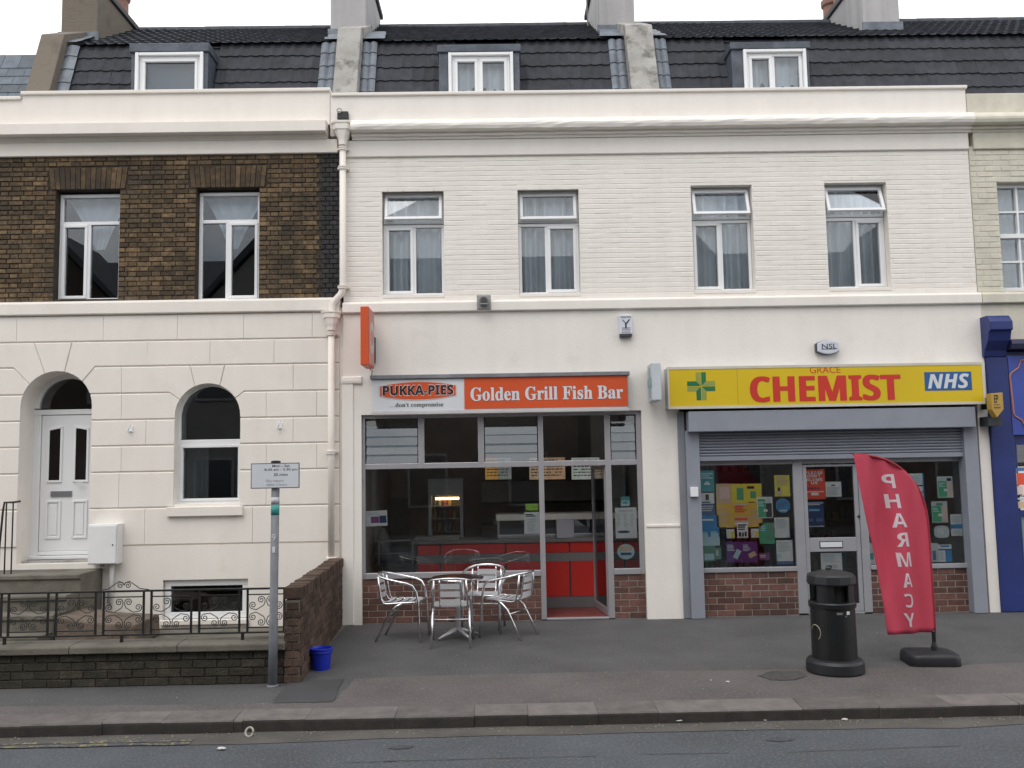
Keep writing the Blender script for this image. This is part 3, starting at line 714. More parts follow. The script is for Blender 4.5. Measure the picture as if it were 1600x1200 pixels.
def lead_rolls(parent, x0, x1, n):
    b = MB()
    for rw in range(6):
        t0, t1 = .02+rw*GAUGE, min(.02+(rw+1)*GAUGE, SL-.02)
        if t1 <= t0: continue
        for k in range(n):
            a, c = x0+(x1-x0)*k/n, x0+(x1-x0)*(k+1)/n
            for i in range(6):
                u0, u1 = a+(c-a)*i/6, a+(c-a)*(i+1)/6
                h = lambda u: .05+.022*math.sin(math.pi*(u-a)/(c-a))
                p = [on_slope(t0, h(u0)+.012), on_slope(t0, h(u1)+.012), on_slope(t1, h(u1)), on_slope(t1, h(u0))]
                b.face([(u0, *p[0]), (u1, *p[1]), (u1, *p[2]), (u0, *p[3])])
                p0, p1 = on_slope(t0, 0), on_slope(t0, 0)
                b.face([(u0, *p0), (u1, *p1), (u1, *p[1]), (u0, *p[0])])
    return obj('lead_flashing', b, LEAD, parent, fix=False)
def dormer(parent, px0, px1, pytop, lead_l, lead_r, lead_top, mull=None, sash=()):
    Y = .46; x0, x1 = X(px0, 115, Y), X(px1, 115, Y); zt_ = Z((px0+px1)/2, pytop, Y)
    dm = MB(); xa, xb = X(lead_l, 115, Y), X(lead_r, 115, Y); ztop = Z((px0+px1)/2, lead_top, Y)
    dm.box(xa, x0-.002, Y-.03, 1.0, 6.7, zt_+.004); dm.box(x1+.002, xb, Y-.03, 1.0, 6.7, zt_+.004); dm.box(xa-.02, xb+.02, Y-.06, 1.1, zt_+.004, ztop); dm.box(xa, xb, .98, 1.0, 6.7, zt_)
    d = obj('dormer', dm, mat('dark_dormer_lead', (.062, .074, .096), .55, .35, 6, .3, 25, dirt=(.13, .15, .18), dscale=4, damt=.5), parent, bev=.012)
    b = MB(); b.box(x0, x0+.045, Y-.06, Y+.05, 6.7, zt_); b.box(x1-.045, x1, Y-.06, Y+.05, 6.7, zt_); b.box(x0+.045, x1-.045, Y-.055, Y+.05, zt_-.04, zt_)
    obj('dormer_lining', b, UPVC, d, bev=.005)
    window_upvc('dormer_window', d, (x0+.048, x1-.048, 6.72, zt_-.042), Y-.01, .045, None, X(mull, 115, Y) if mull else None, sashes=sash)
    return d
pw_l = (X(35, 140, .35), X(74, 140, .35)); 
lroof_x0 = X(72, 140, .4); lroof_x1 = X(521, 140, .4)
d1 = (X(204, 115, .4), X(331, 115, .4)); d2 = (X(684, 115, .4), X(812, 115, .4)); d3 = (X(1139, 115, .4), X(1270, 115, .4))
r1 = mansard(lh, lroof_x0, lroof_x1-.02, [d1, (lroof_x0-.3, lroof_x0+.1), (lroof_x1-.12, lroof_x1+.3)])
lead_rolls(r1, lroof_x0+.02, lroof_x0+.22, 1); lead_rolls(r1, lroof_x1-.26, lroof_x1-.02, 2)
dormer(lh, 213, 319, 84, 206, 326, 70, None, (0,))
sx0, sx1 = X(557, 140, .4), X(986, 140, .4)
r2 = mansard(sb, sx0, sx1, [d2, (sx0-.3, sx0+.1), (sx1-.1, sx1+.3)])
lead_rolls(r2, sx0+.01, sx0+.23, 2); lead_rolls(r2, sx1-.24, sx1-.01, 2)
dormer(sb, 701, 802, 84, 686, 812, 72, 748, (0, 1))
tx0, tx1 = X(1031, 140, .4), X(1513, 140, .4)
r3 = mansard(sb, tx0, tx1+4.2, [d3, (tx0-.3, tx0+.1)])
lead_rolls(r3, tx0+.01, tx0+.2, 2)
dormer(sb, 1161, 1259, 79, 1143, 1264, 68, 1208, (0,))
# sloping fire walls between the roofs
def fire_wall(parent, pxa, pxb, m, h=.22, name='party_wall'):
    x0, x1 = X(pxa, 140, .3), X(pxb, 140, .3)
    lo, hi = on_slope(0, h), on_slope(SL+.06, h); e = (hi[0]+.55, hi[1]+.30)
    b = MB().profile([(lo[0]+.02, 6.6), lo, hi, e, (e[0]+.6, e[1]+.32), (e[0]+.6, 6.6)], x0, x1)
    return obj(name, b, m, parent, bev=.012)
fire_wall(lh, 33, 71, CONCB, .2); fire_wall(sb, 519, 557, CONC, .25); fire_wall(sb, 987, 1031, CONC, .25)
def flash_skirt(parent, x0, x1, s):
    """dressed lead apron at the foot of the upper slope beside a party wall"""
    u = Vector((RID[0]-MB1[0], RID[1]-MB1[1])).normalized(); b = MB(); N = 10
    for i in range(N):
        t0, t1 = -.05+.95*i/N, -.05+.95*(i+1)/N
        w0 = (x1-x0)*(1-.25*i/N)+random.uniform(-.02, .02); w1 = (x1-x0)*(1-.25*(i+1)/N)+random.uniform(-.02, .02)
        A = lambda t, of: (MB1[0]+u.x*t-u.y*of, MB1[1]+u.y*t+u.x*of)
        p0, p1 = A(t0, .085), A(t1, .085+random.uniform(0, .012)); xa = x0 if s > 0 else x1
        b.face([(xa, *p0), (xa+s*w0, *p0), (xa+s*w1, *p1), (xa, *p1)])
    obj('lead_apron', b, LEAD, parent, fix=False)
flash_skirt(r2, sx0-.02, sx0+.34, 1); flash_skirt(r2, sx1-.36, sx1+.02, -1); flash_skirt(r1, lroof_x0, lroof_x0+.2, 1); flash_skirt(r1, lroof_x1-.24, lroof_x1, -1); flash_skirt(r3, tx0, tx0+.2, 1)
# chimney stacks
def stack(label, x0, x1, yf, yb, ztop, m, pots, parent_unused=None):
    c = empty('chimney_stack', ((x0+x1)/2, (yf+yb)/2, 8.0), label, 'chimney', 'chimney stacks on the terrace')
    b = MB(); b.box(x0, x1, yf, yb, 8.0, ztop); obj('stack', b, m, c, bev=.02)
    cp = MB(); cp.box(x0-.04, x1+.04, yf-.04, yb+.04, ztop+.002, ztop+.09); obj('capping', cp, mat('stack_capping', (.10, .095, .10), .9), c, bev=.01)
    fl = MB(); fl.box(x0-.03, x1+.03, yf-.035, yf-.004, 8.42+.62*(yf-1.4), 8.60+.62*(yf-1.4)); obj('flashing', fl, LEAD, c)
    for yy in pots:
        p = MB().lathe([(.15, ztop+.09), (.145, ztop+.5), (.175, ztop+.53), (.18, ztop+.62), (.13, ztop+.63)], (x0+x1)/2, yy, 16); obj('chimney_pot', p, POT, c, smooth=False)
yf = 1.62
stack('brown rendered chimney stack at the left end above the brick house', X(95, 45, 1.5), X(152, 45, 1.5), 1.5, 3.3, 9.40, CONCB, (1.9, 2.4, 2.9))
stack('pale grey chimney stack between the brick house and the fish bar', X(516, 40, 1.5), X(572, 40, 1.5), 1.5, 3.2, 9.7, STACK, (1.9, 2.4, 2.9))
stack('pale chimney stack beside the leaning party wall above the fish bar', X(936, 40, yf), X(992, 40, yf), yf, 3.4, 9.75, STACK, (2.0, 2.5, 3.0))
stack('broad pale chimney stack furthest right with clay pots behind', X(1350, 45, yf), X(1407, 45, yf), yf, 3.9, 9.52, STACK, (2.6, 3.1, 3.6))

ae = P(921, 30, 2.6); ta = empty('tv_aerial', ae, 'thin television aerial strapped to the chimney above the fish bar', 'aerial')
obj('mast', MB().tube([(ae.x-.02, 2.6, 8.9), (ae.x-.06, 2.6, 10.6)], .012, 6), PG0 if False else mat('aerial_grey', (.2, .2, .21), .5), ta)
obj('boom', MB().tube([(ae.x-.35, 2.5, 9.78), (ae.x+.1, 2.7, 9.86)], .008, 6), MATS['aerial_grey'], ta)
for k in range(6): obj('element', MB().tube([(ae.x-.32+k*.075, 2.51+k*.033, 9.66), (ae.x-.32+k*.075, 2.51+k*.033, 9.93)], .004, 5), MATS['aerial_grey'], ta)
# =================================================================== neighbour on the far left (only its roof edge shows)
nl = empty('neighbour_house', (-8.2, 0, 0), 'slate roofed neighbouring house at the far left edge behind a cream parapet', 'house')
obj('front_wall', MB().box(-9.8, XLH-.004, .01, .35, -.3, Z_FR+.6), CREAM, nl)
obj('parapet', MB().box(-9.8, x37-.004, -.02, .25, cz1+.004, Z(20, 152)-.05), CREAM, nl); box('coping', -9.8, x37-.024, -.05, .28, Z(20, 152)-.05, Z(20, 152), CREAM, nl, .01)
rf = obj('slate_roof', MB().profile([(MB0[0], 6.5), (MB0[0], MB0[1]), (MB1[0]+.1, MB1[1]-.1), (RID[0]+.3, RID[1]-.35), (RID[0]+2.5, 7), (RID[0]+2.5, 6.5)], -9.8, pw_l[0]-.004), SLATE, nl)
ux, uz = MB1[0]+.1-MB0[0], MB1[1]-.1-MB0[1]; ul = math.hypot(ux, uz); ua = math.atan2(uz, ux)
sm = MB().box(0, .245, 0, .3, 0, .012).mesh('slate'); sm.materials.append(SLATE)
for rw in range(8):
    for k in range(7):
        t = .02+rw*.17; x = pw_l[0]-.01-.25*(k+1)+(.125 if rw % 2 else 0)
        if x+.245 > pw_l[0]+.02: continue
        o = bpy.data.objects.new('slate', sm); link(o, rf)
        o.matrix_local = Matrix.Translation((x, MB0[0]+ux/ul*t-.012, MB0[1]+uz/ul*t+.006)) @ Matrix.Rotation(ua-.05, 4, 'X') @ Matrix.Rotation(random.uniform(-.02, .02), 4, 'Z')

# =================================================================== neighbour on the right: cream house over a blue shopfront
nr = empty('blue_fronted_shop_building', (8.2, 0, 0), 'pale yellow painted building with a dark blue shopfront at the right edge', 'building')
XN = XR+.004; XN1 = 10.6
sw = R(1563, 284, 1640, 455); sw = (sw[0], sw[0]+.95, sw[2], sw[3])
nw = obj('upper_wall', wallgrid(X(1521, 350)+.002, XN1, Z_S1-.03, Z_FR+.05, .0055, .3, [sw]), PALE, nr)
joined_bricks(nw, layout(X(1521, 350)+.006, XN1, Z_S1+.01, Z_FR-.004, [(sw[0], sw[1], sw[2]-.1, sw[3])], gap=.008, bl=.218, bh=.067), 0, PALE, .013, .003, name='painted_brickwork', bev=.006, bevx=.002)
obj('string_course', MB().profile(sprof, XN, XN1), PALE, nr, bev=.006)
obj('frieze', MB().profile([(.3, Z_FR), (-.022, Z_FR), (-.03, Z_FR+.012), (-.03, c0), (.3, c0)], X(1520.5, 240), XN1), PALE, nr)
obj('cornice', MB().profile([(y+.01, z) for y, z in cprof], XC1+.005, XN1), PALE, nr)
obj('parapet', MB().box(X(1509, 160)+.004, XN1, -.015, .25, Z_FR+.3, Z(1560, 146)), PALE, nr, bev=.01)
obj('fascia_wall', MB().box(XN, XN1, YG+.005, .3, Z(1580, 545), Z_S0+.03), PALE, nr)
# sash window with glazing bars
def sash_window():
    x0, x1, z0, z1 = sw; Y = .1; t = .05; b = MB(); zm = Z(1580, 369, Y)
    b.box(x0, x1, Y, Y+.08, z0, z0+.07); b.box(x0, x1, Y, Y+.08, z1-t, z1); b.box(x0, x0+.03, Y+.001, Y+.08, z0+.07, z1-t); b.box(x1-.03, x1, Y+.001, Y+.08, z0+.07, z1-t)
    wn = obj('sash_window', b, UPVC, nr, bev=.005); box('meeting_rail', x0+.03, x1-.03, Y-.01, Y+.07, zm-.03, zm+.03, UPVC, wn, .004)
    for i in (1, 2): xx = x0+(x1-x0)*i/3; box('glazing_bar', xx-.013, xx+.013, Y+.005, Y+.05, z0+.07, z1-t, UPVC, wn)
    for zz in ((z0+.07+zm)/2, (z1-t+zm)/2): box('glazing_bar', x0+.03, x1-.03, Y+.006, Y+.049, zz-.013, zz+.013, UPVC, wn)
    for (za, zb) in ((z0+.07, zm-.03), (zm+.03, z1-t)): box('pane', x0+.03, x1-.03, Y+.051, Y+.056, za, zb, GL_UP, wn)
    box('window_sill', x0-.02, x1+.05, -.06, .1, z0-.06, z0, PALE, wn, .006)
sash_window()
tag(wavy('net_curtain', sw[0], sw[1], sw[2], sw[3], .3, NET, amp=.02, n=8), 'grey net curtain behind the small-paned sash window at right', 'curtain')
# blue shopfront
fo = empty('x', (0, 0, 0)); bpy.data.objects.remove(fo)
pz0, pz1 = 0.004, Z(1560, 500)
xb0, xb1 = X(1541, 700, -.05)+.09, X(1569, 700, -.05)+.10
obj('pilaster', MB().box(XN+.002, XN+.30, -.07, .2, .004, pz1-.5), BLUEP, nr, bev=.01)
cz_ = [(.2, pz1-.5), (-.08, pz1-.5), (-.10, pz1-.42), (-.2, pz1-.3), (-.24, pz1-.18), (-.28, pz1-.17), (-.28, pz1-.06), (-.24, pz1-.01), (-.2, pz1+.03), (.2, pz1+.03)]
obj('console_bracket', MB().profile(cz_, XN-.03, XN+.27), BLUEP, nr, bev=.012)
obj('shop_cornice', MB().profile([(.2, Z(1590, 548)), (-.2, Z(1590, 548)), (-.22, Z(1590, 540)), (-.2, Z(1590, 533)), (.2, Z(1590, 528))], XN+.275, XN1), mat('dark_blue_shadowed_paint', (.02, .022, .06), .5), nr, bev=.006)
obj('fascia_back', MB().box(XN+.305, XN1, -.02, .2, Z(1590, 695), Z(1590, 550)), BLUEP, nr)
FB = mat('bright_blue_fascia', (.045, .075, .36), .4, .06, 2)
fb = obj('fascia_board', MB().box(X(1577, 620, -.07), XN1-.3, -.07, -.022, Z(1590, 680, -.07), Z(1590, 555, -.07)), FB, nr, bev=.008)
ol = mat('salmon_outline', (.40, .17, .12), .5)
fx0 = X(1580, 620, -.075)
zz0, zz1 = Z(1590, 669, -.07), Z(1590, 563, -.07)
obj('fascia_outline', MB().tube([(fx0+1.5, -.074, zz0), (fx0+.16, -.074, zz0), (fx0+.12, -.074, zz0+.10), (fx0+.03, -.074, zz0+.16), (fx0+.02, -.074, zz0+.2), (fx0, -.074, zz1-.2), (fx0+.03, -.074, zz1-.16), (fx0+.12, -.074, zz1-.1), (fx0+.16, -.074, zz1), (fx0+1.5, -.074, zz1)], .012, 6), ol, fb)
b = MB(); ya = -.01; xa = XN+.30
b.box(xa, XN1, ya, .12, .004, Z(1590, 910)); b.box(xa, XN1, ya+.001, .12, Z(1590, 806), Z(1590, 770)); b.box(xa, xa+.06, ya-.002, .12, .004, Z(1590, 695)); b.box(xa+1.4, xa+1.5, ya-.002, .12, .004, Z(1590, 695))
obj('shopfront_frame', b, BLUEP, nr, bev=.006)
box('window_glass', xa+.05, xa+1.41, .05, .056, Z(1590, 772), Z(1590, 694), GL_SHOP, nr)
box('lower_panel', xa+.05, xa+1.41, .03, .05, Z(1590, 912), Z(1590, 804), mat('pale_green_panel', (.20, .30, .30), .4), nr)
box('inner_back', XN+.1, XN1, 1.2, 1.3, 0, 4, DARK, nr); box('shop_ceiling', XN+.1, XN1, .12, 1.2, Z(1590, 690), Z(1590, 690)+.1, DARK, nr)

# =================================================================== fish bar shopfront
YF = .03; FD = .06
def fx(p, y=700): return X(p, y, YF)
def fz(y, p=780): return Z(p, y, YF)
zT0, zT1 = fz(730), fz(721.5); zHead = fz(651); zHead2 = FO[3]-.002; zSill0, zSill1 = fz(901), fz(892)
xs_m = [(fx(565), fx(570.5)), (fx(653.5), fx(663)), (fx(747), fx(756.5)), (fx(841), fx(849)), (fx(945), fx(954)), (fx(994.5), FO[1]-.003)]
b = MB()
b.box(FO[0]+.003, FO[1]-.003, YF, YF+FD, zHead, zHead2)
for i, (a, c) in enumerate(xs_m):
    zb = .012 if i in (3, 4) else (zSill0 if i in (0, 5) else zT0)
    b.box(max(a, FO[0]+.003), c, YF-.004, YF+FD, zb, zHead)
b.box(xs_m[0][1], xs_m[3][0], YF-.001, YF+FD, zT0, zT1); b.box(xs_m[3][1], xs_m[4][0], YF-.001, YF+FD, zT0, zT1); b.box(xs_m[4][1], xs_m[5][0], YF-.001, YF+FD, zT0, zT1)
b.box(xs_m[0][1], xs_m[3][0], YF-.02, YF+FD, zSill0, zSill1); b.box(xs_m[4][1], xs_m[5][0], YF-.02, YF+FD, zSill0, zSill1)
b.box(xs_m[3][1], xs_m[4][0], YF-.01, YF+FD, .004, .03)
fsh = obj('fish_bar_shopfront', b, ALU, sb, bev=.005)
for i in (1, 3): box('pane', xs_m[i][1], xs_m[i+1][0], YF+.03, YF+.036, zT1, zHead, GL_SHOP, fsh)
box('pane', xs_m[0][1], xs_m[3][0], YF+.03, YF+.036, zSill1, zT0, GL_SHOP, fsh)
box('pane', xs_m[4][1], xs_m[5][0], YF+.03, YF+.036, zSill1, zT0, GL_SHOP, fsh)
for i, nb in ((0, 5), (2, 5), (4, 5)):
    a, c = xs_m[i][1], xs_m[i+1][0]; H = (zHead-zT1)/nb
    box('louvre_carrier', a, a+.012, YF+.01, YF+.05, zT1, zHead, BLACKM, fsh); box('louvre_carrier', c-.012, c, YF+.01, YF+.05, zT1, zHead, BLACKM, fsh)
    for k in range(nb):
        s = MB().box(a+.013, c-.013, -.003, .003, 0, H*1.12)
        o = obj('louvre_blade', s, GL_OBS if (k < nb-1) else GL_SHOP, fsh); o.location = (0, YF+.012, zT1+k*H+.004); o.rotation_euler.x = -math.radians(16+random.uniform(-4, 4))
# brick stall risers
def riser(x0, x1, z0, z1, Y, parent):
    w_ = box('stall_riser', x0, x1, Y+.005, Y+.1, z0-.02, z1, MORTAR_L, parent)
    bricks(w_, layout(x0+.002, x1-.002, z0, z1-.003, []), Y, REDBRICK, jitter=.002)
riser(xs_m[0][0]+.005, xs_m[3][0]+.004, .004, zSill0, YF, sb); riser(xs_m[4][1]-.004, FO[1]-.004, .004, zSill0, YF, sb)
# open shop door, swung inward on its right-hand post
dw = xs_m[4][0]-xs_m[3][1]-.01; dz0, dz1 = .035, zT0-.008
dl = MB(); t = .05
dl.box(-dw, 0, 0, .04, dz0, dz0+.09); dl.box(-dw, 0, 0, .04, dz1-t, dz1); dl.box(-dw, -dw+t, .001, .039, dz0+.09, dz1-t); dl.box(-t, 0, .001, .039, dz0+.09, dz1-t)
door = obj('shop_door', dl, ALU, sb, bev=.004); door.matrix_parent_inverse = Matrix.Identity(4); door.location = Vector((xs_m[4][0]-.012, YF+.055, 0))-sb.location; door.rotation_euler.z = -math.radians(83)
obj('pane', MB().box(-dw+t, -t, .016, .022, dz0+.09, dz1-t), GL_SHOP, door)
obj('pull_handle', MB().tube([(-dw+.02, .04, 1.55), (-dw+.02, .085, 1.52), (-dw+.02, .085, .55), (-dw+.02, .04, .52)], .014, 8), BLACKM, door)
box('door_lock', -dw+.008, -dw+.04, -.012, -.001, .95, 1.06, STEEL, door)

# fish bar fascia sign
fsn = empty('fascia_sign', P(780, 640, -.1), 'orange and white fish bar fascia sign with pie logo panel above the shop window', 'sign')
yS = YG-.13
sr = R(582, 590, 982, 640, yS); body = box('sign_box', sr[0], sr[1], yS, YG-.003, sr[2]-.005, sr[3], PAPER, fsn, .006)
box('sign_cap', sr[0]-.03, sr[1]+.02, yS-.03, YG-.002, sr[3]+.002, sr[3]+.055, mat('lead_grey_cap', (.20, .20, .22), .6, .25, 4), fsn, .008)
box('sign_trim', sr[0]-.01, sr[1]+.012, yS-.02, YG-.003, sr[2]-.045, sr[2]-.007, mat('off_white_trim', (.5, .48, .47), .6, .1), fsn, .006)
orx = X(725.5, 612, yS); op = box('orange_panel', orx, sr[1]-.012, yS-.006, yS-.002, Z(850, 637, yS), Z(850, 588.5, yS), ORANGE, fsn)
box('end_strip', sr[1]-.01, sr[1]+.004, yS-.012, yS+.02, sr[2], sr[3], ALU, fsn)
text('𝐆𝐨𝐥𝐝𝐞𝐧 𝐆𝐫𝐢𝐥𝐥 𝐅𝐢𝐬𝐡 𝐁𝐚𝐫', R(734.5, 603, 974, 625.5, yS), yS-.0075, mat('sign_shadow', (.22, .02, .015), .5), op, off=.02)
text('𝐆𝐨𝐥𝐝𝐞𝐧 𝐆𝐫𝐢𝐥𝐥 𝐅𝐢𝐬𝐡 𝐁𝐚𝐫', R(735, 603.5, 973.5, 625, yS), yS-.0095, PAPER, op, off=.012)
lg = R(594, 597, 712, 624, yS); xm, zm = (lg[0]+lg[1])/2, (lg[2]+lg[3])/2; hw, hh = (lg[1]-lg[0])/2, (lg[3]-lg[2])/2
def lens(hw, hh, k=.55): 
    top = [(xm+hw*(1-2*i/16), zm+hh*(k+(1-k)*(1-(1-2*i/16)**2))) for i in range(17)]; return top+[(x, 2*zm-z) for x, z in reversed(top)]
lo_ = obj('logo_outline', MB().prism(lens(hw+.012, hh+.012), yS-.004, yS-.0015), mat('logo_edge', (.66, .5, .46), .5), fsn)
lo = obj('logo_panel', MB().prism(lens(hw, hh), yS-.0065, yS-.0045), ORANGE, lo_)
pr = R(598, 602, 708.5, 617.5, yS)
text('𝗣𝗨𝗞𝗞𝗔-𝗣𝗜𝗘𝗦', (pr[0]-.008, pr[1]+.008, pr[2]-.008, pr[3]+.008), yS-.008, PAPER, lo, off=.03)
text('𝗣𝗨𝗞𝗞𝗔-𝗣𝗜𝗘𝗦', pr, yS-.0095, BLACK, lo, off=.012)
text('…𝐝𝐨𝐧’𝐭 𝐜𝐨𝐦𝐩𝐫𝐨𝐦𝐢𝐬𝐞', R(609, 629, 693, 637.5, yS), yS-.003, BLACK, fsn)

# orange projecting sign
ps = empty('projecting_sign', P(578, 525, -.1), 'orange box sign projecting from the wall above the fish bar sign', 'sign')
YP = -.42; px0, px1 = X(563, 525, YP-.2), X(576, 525, YP-.2); pz0_, pz1_ = Z(570, 570, YP-.2), Z(570, 478.5, YP-.2)
y0p, y1p = YP-.2, -.14
pb = box('sign_case', px0, px1, y0p, y1p, pz0_, pz1_, ORANGE, ps, .006)
pk = mat('faded_pink_face', (.50, .24, .21), .5, .1, 3); wh = mat('faded_white_print', (.56, .47, .46), .5, .1)
fcx = px1+.001
face = obj('sign_face', MB().box(fcx, fcx+.004, y0p+.015, y1p-.015, pz0_+.02, pz1_-.02), pk, pb)
cy, czz = (y0p+y1p)/2, (pz0_+pz1_)/2; b = MB()
ring = [(cy+.20*math.cos(a*math.pi/14), czz+.20*math.sin(a*math.pi/14)) for a in range(28)]; rin = [(cy+.15*math.cos(a*math.pi/14), czz+.10*math.sin(a*math.pi/14)) for a in range(28)]
for i in range(28):
    j = (i+1) % 28; b.face([(fcx+.006, *ring[i]), (fcx+.006, *ring[j]), (fcx+.006, *rin[j]), (fcx+.006, *rin[i])])
obj('sign_print', b, wh, pb, fix=False)
box('fixing_bracket', (px0+px1)/2-.015, (px0+px1)/2+.06, y1p, YG-.002, czz-.28, czz+.05, BLACKM, ps); box('fixing_arm', (px0+px1)/2-.01, (px0+px1)/2+.01, y1p, YG-.002, pz1_-.15, pz1_-.12, BLACKM, ps)
obj('power_cable', MB().tube([((px0+px1)/2, y1p-.05, pz0_), ((px0+px1)/2+.03, y1p, pz0_-.03), ((px0+px1)/2+.01, y1p+.05, pz0_-.07), ((px0+px1)/2+.03, YG, pz0_-.1)], .005, 6), BLACKM, ps)

# green cross projecting sign
gs = empty('projecting_sign', P(1022, 600, -.1), 'small white lightbox with pale green cross beside the yellow chemist sign', 'sign')
y0g, y1g = -.50, -.15; gx0, gx1 = X(1019, 600, y0g), X(1033.5, 600, y0g); gz0, gz1 = Z(1026, 626, y0g), Z(1026, 566, y0g)
gb = box('sign_case', gx0, gx1, y0g, y1g, gz0, gz1, mat('pale_grey_plastic', (.50, .54, .58), .5, .06), gs, .015)
gg = mat('pale_green_cross', (.22, .36, .36), .5); cy, cz_ = (y0g+y1g)/2, (gz0+gz1)/2
b = MB(); b.box(gx0-.006, gx0-.001, cy-.045, cy+.045, cz_-.19, cz_+.19); b.box(gx0-.006, gx0-.001, cy-.14, cy-.046, cz_-.06, cz_+.06); b.box(gx0-.006, gx0-.001, cy+.046, cy+.14, cz_-.06, cz_+.06)
obj('cross', b, gg, gb); box('fixing_plate', gx0+.02, gx1-.02, y1g, YG-.002, gz0+.05, gz1-.05, GREYP2, gs)

# =================================================================== chemist shopfront
YC = .0; cx_ = lambda p, y=800, Y=.0: X(p, y, Y); czf = lambda y, p=1300, Y=.0: Z(p, y, Y)
csn = empty('fascia_sign', P(1290, 630, -.1), 'long yellow chemist fascia sign with red lettering and green cross', 'sign')
yK = YG-.2
YEL = mat('yellow_sign_panel', (.64, .46, .012), .4, .04, 1.5)
cr_ = R(1043, 571, 1538, 634, yK)
cb = box('sign_box', cr_[0], cr_[1], yK+.004, YG-.003, cr_[2], cr_[3], mat('sign_case_grey', (.42, .43, .44), .5), csn)
b = MB(); t = .022; b.box(cr_[0], cr_[1], yK-.008, yK+.003, cr_[3]-t, cr_[3]+.012); b.box(cr_[0], cr_[1], yK-.008, yK+.003, cr_[2]-.012, cr_[2]+t); b.box(cr_[0], cr_[0]+t, yK-.007, yK+.003, cr_[2]+t, cr_[3]-t); b.box(cr_[1]-t, cr_[1], yK-.007, yK+.003, cr_[2]+t, cr_[3]-t)
obj('sign_frame', b, mat('cream_frame', (.55, .53, .46), .5), csn)
seam = X(1152, 600, yK)
yp1 = box('sign_panel', cr_[0]+t, seam-.002, yK-.003, yK+.002, cr_[2]+t, cr_[3]-t, YEL, csn); yp2 = box('sign_panel', seam+.002, cr_[1]-t, yK-.003, yK+.002, cr_[2]+t, cr_[3]-t, YEL, csn)
REDT = mat('red_lettering', (.54, .032, .018), .5, .05); 
for k_ in (-1.6, -.8, 0, .8, 1.6): text('𝗖𝗛𝗘𝗠𝗜𝗦𝗧', R(1173+k_, 586.5, 1406+k_, 627, yK), yK-.005-.0002*(k_+2), REDT, yp2)
text('GRACE', R(1265, 573, 1313, 583, yK), yK-.0045, REDT, yp2)
NHSB = mat('dark_blue_panel', (.02, .10, .29), .45); nr_ = R(1444.5, 581, 1518, 610, yK); nb_ = box('blue_panel', nr_[0], nr_[1], yK-.006, yK-.0035, nr_[2], nr_[3], NHSB, yp2)
text('𝙉𝙃𝙎', R(1449, 584, 1514, 607, yK), yK-.008, PAPER, nb_, off=.012)
gcx, gcz = X(1095.5, 603.5, yK), Z(1095.5, 603.5, yK); g1, g2 = mat('cross_dark_green', (.012, .15, .055), .5), mat('cross_olive_green', (.26, .30, .07), .5)
b1, b2 = MB(), MB(); a, s_ = .18, .065
for k in range(4):
    c_, n_ = math.cos(k*math.pi/2), math.sin(k*math.pi/2); rot = lambda x, z: (gcx+x*c_-z*n_, yK-.005, gcz+x*n_+z*c_)
    b1.face([rot(0.004, .006), rot(s_, s_), rot(s_, a), rot(.004, a)]); b2.face([rot(-.004, .006), rot(-.004, a), rot(-s_, a), rot(-s_, s_)])
obj('cross_dark_half', b1, g1, yp1, fix=False); obj('cross_pale_half', b2, g2, yp1, fix=False)
# shutter housing, guides, curtain
hb = R(1076, 638, 1525, 671, yK+.01); box('shutter_housing', hb[0], hb[1], yK+.01, YG+.05, hb[2], hb[3]-.01, GREYP, sb, .008)
yGd = -.10
gl0, gl1 = X(1063, 800, yGd), X(1098, 800, yGd); gr0, gr1 = X(1511, 800, yGd)+.02, X(1530, 800, yGd)+.02
obj('shutter_guide', MB().box(gl0+.01, gl0+.10, YG-.03, .1, .004, hb[3]), GREYP2, sb, bev=.006); obj('shutter_guide', MB().box(gl0+.10, gl1-.012, yGd, .1, .004, hb[2]+.02), GREYP, sb, bev=.006)
obj('shutter_guide', MB().box(gr0, gr1+.02, yGd, .1, .004, hb[2]+.02), GREYP, sb, bev=.006)
sh = MB(); sz0, sz1 = Z(1300, 717, -.06), hb[2]+.03
shut = box('roller_shutter', gl1-.014, gr0+.002, -.03, -.02, sz0+.05, sz1, GREYP2, sb)
n = 9; hh = (sz1-sz0-.06)/n
sm_ = MB().profile([(-.03, 0), (-.05, .006), (-.058, hh*.5), (-.05, hh-.008), (-.03, hh-.004)], gl1-.012, gr0).mesh('shutter_slat'); sm_.materials.append(GREYP)
for k in range(n):
    o = bpy.data.objects.new('shutter_slat', sm_); link(o, shut); o.location.z = sz0+.06+k*hh
box('bottom_rail', gl1-.012, gr0, -.062, -.02, sz0, sz0+.058, GREYP, shut, .005)
# frames
YW = .04
cX = lambda p, y=800: X(p, y, YW)
czz_ = lambda y, p=1300: Z(p, y, YW)
zs0_, zs1_ = czz_(891), czz_(884); ztp = sz1
px_w0, px_w1 = gl1-.02, cX(1241.5); px_d0, px_d1 = cX(1256.5), cX(1343); px_e0, px_e1 = cX(1356), gr0+.01
b = MB(); b.box(px_w0, px_w1, YW-.02, YW+.06, zs0_, zs1_); b.box(px_w1, px_d0, YW-.004, YW+.06, .02, ztp); b.box(px_d1+.004, px_e0, YW-.004, YW+.06, .02, ztp); b.box(px_e0, px_e1, YW-.02, YW+.06, zs0_, zs1_)
b.box(px_w0, px_e1, YW+.001, YW+.06, czz_(724), ztp); b.box(px_d0, px_d1+.004, YW+.002, YW+.06, .004, .03)
csf = obj('chemist_shopfront', b, mat('grey_aluminium', (.34, .345, .37), .45, .06, 4, metal=.3), sb, bev=.005)
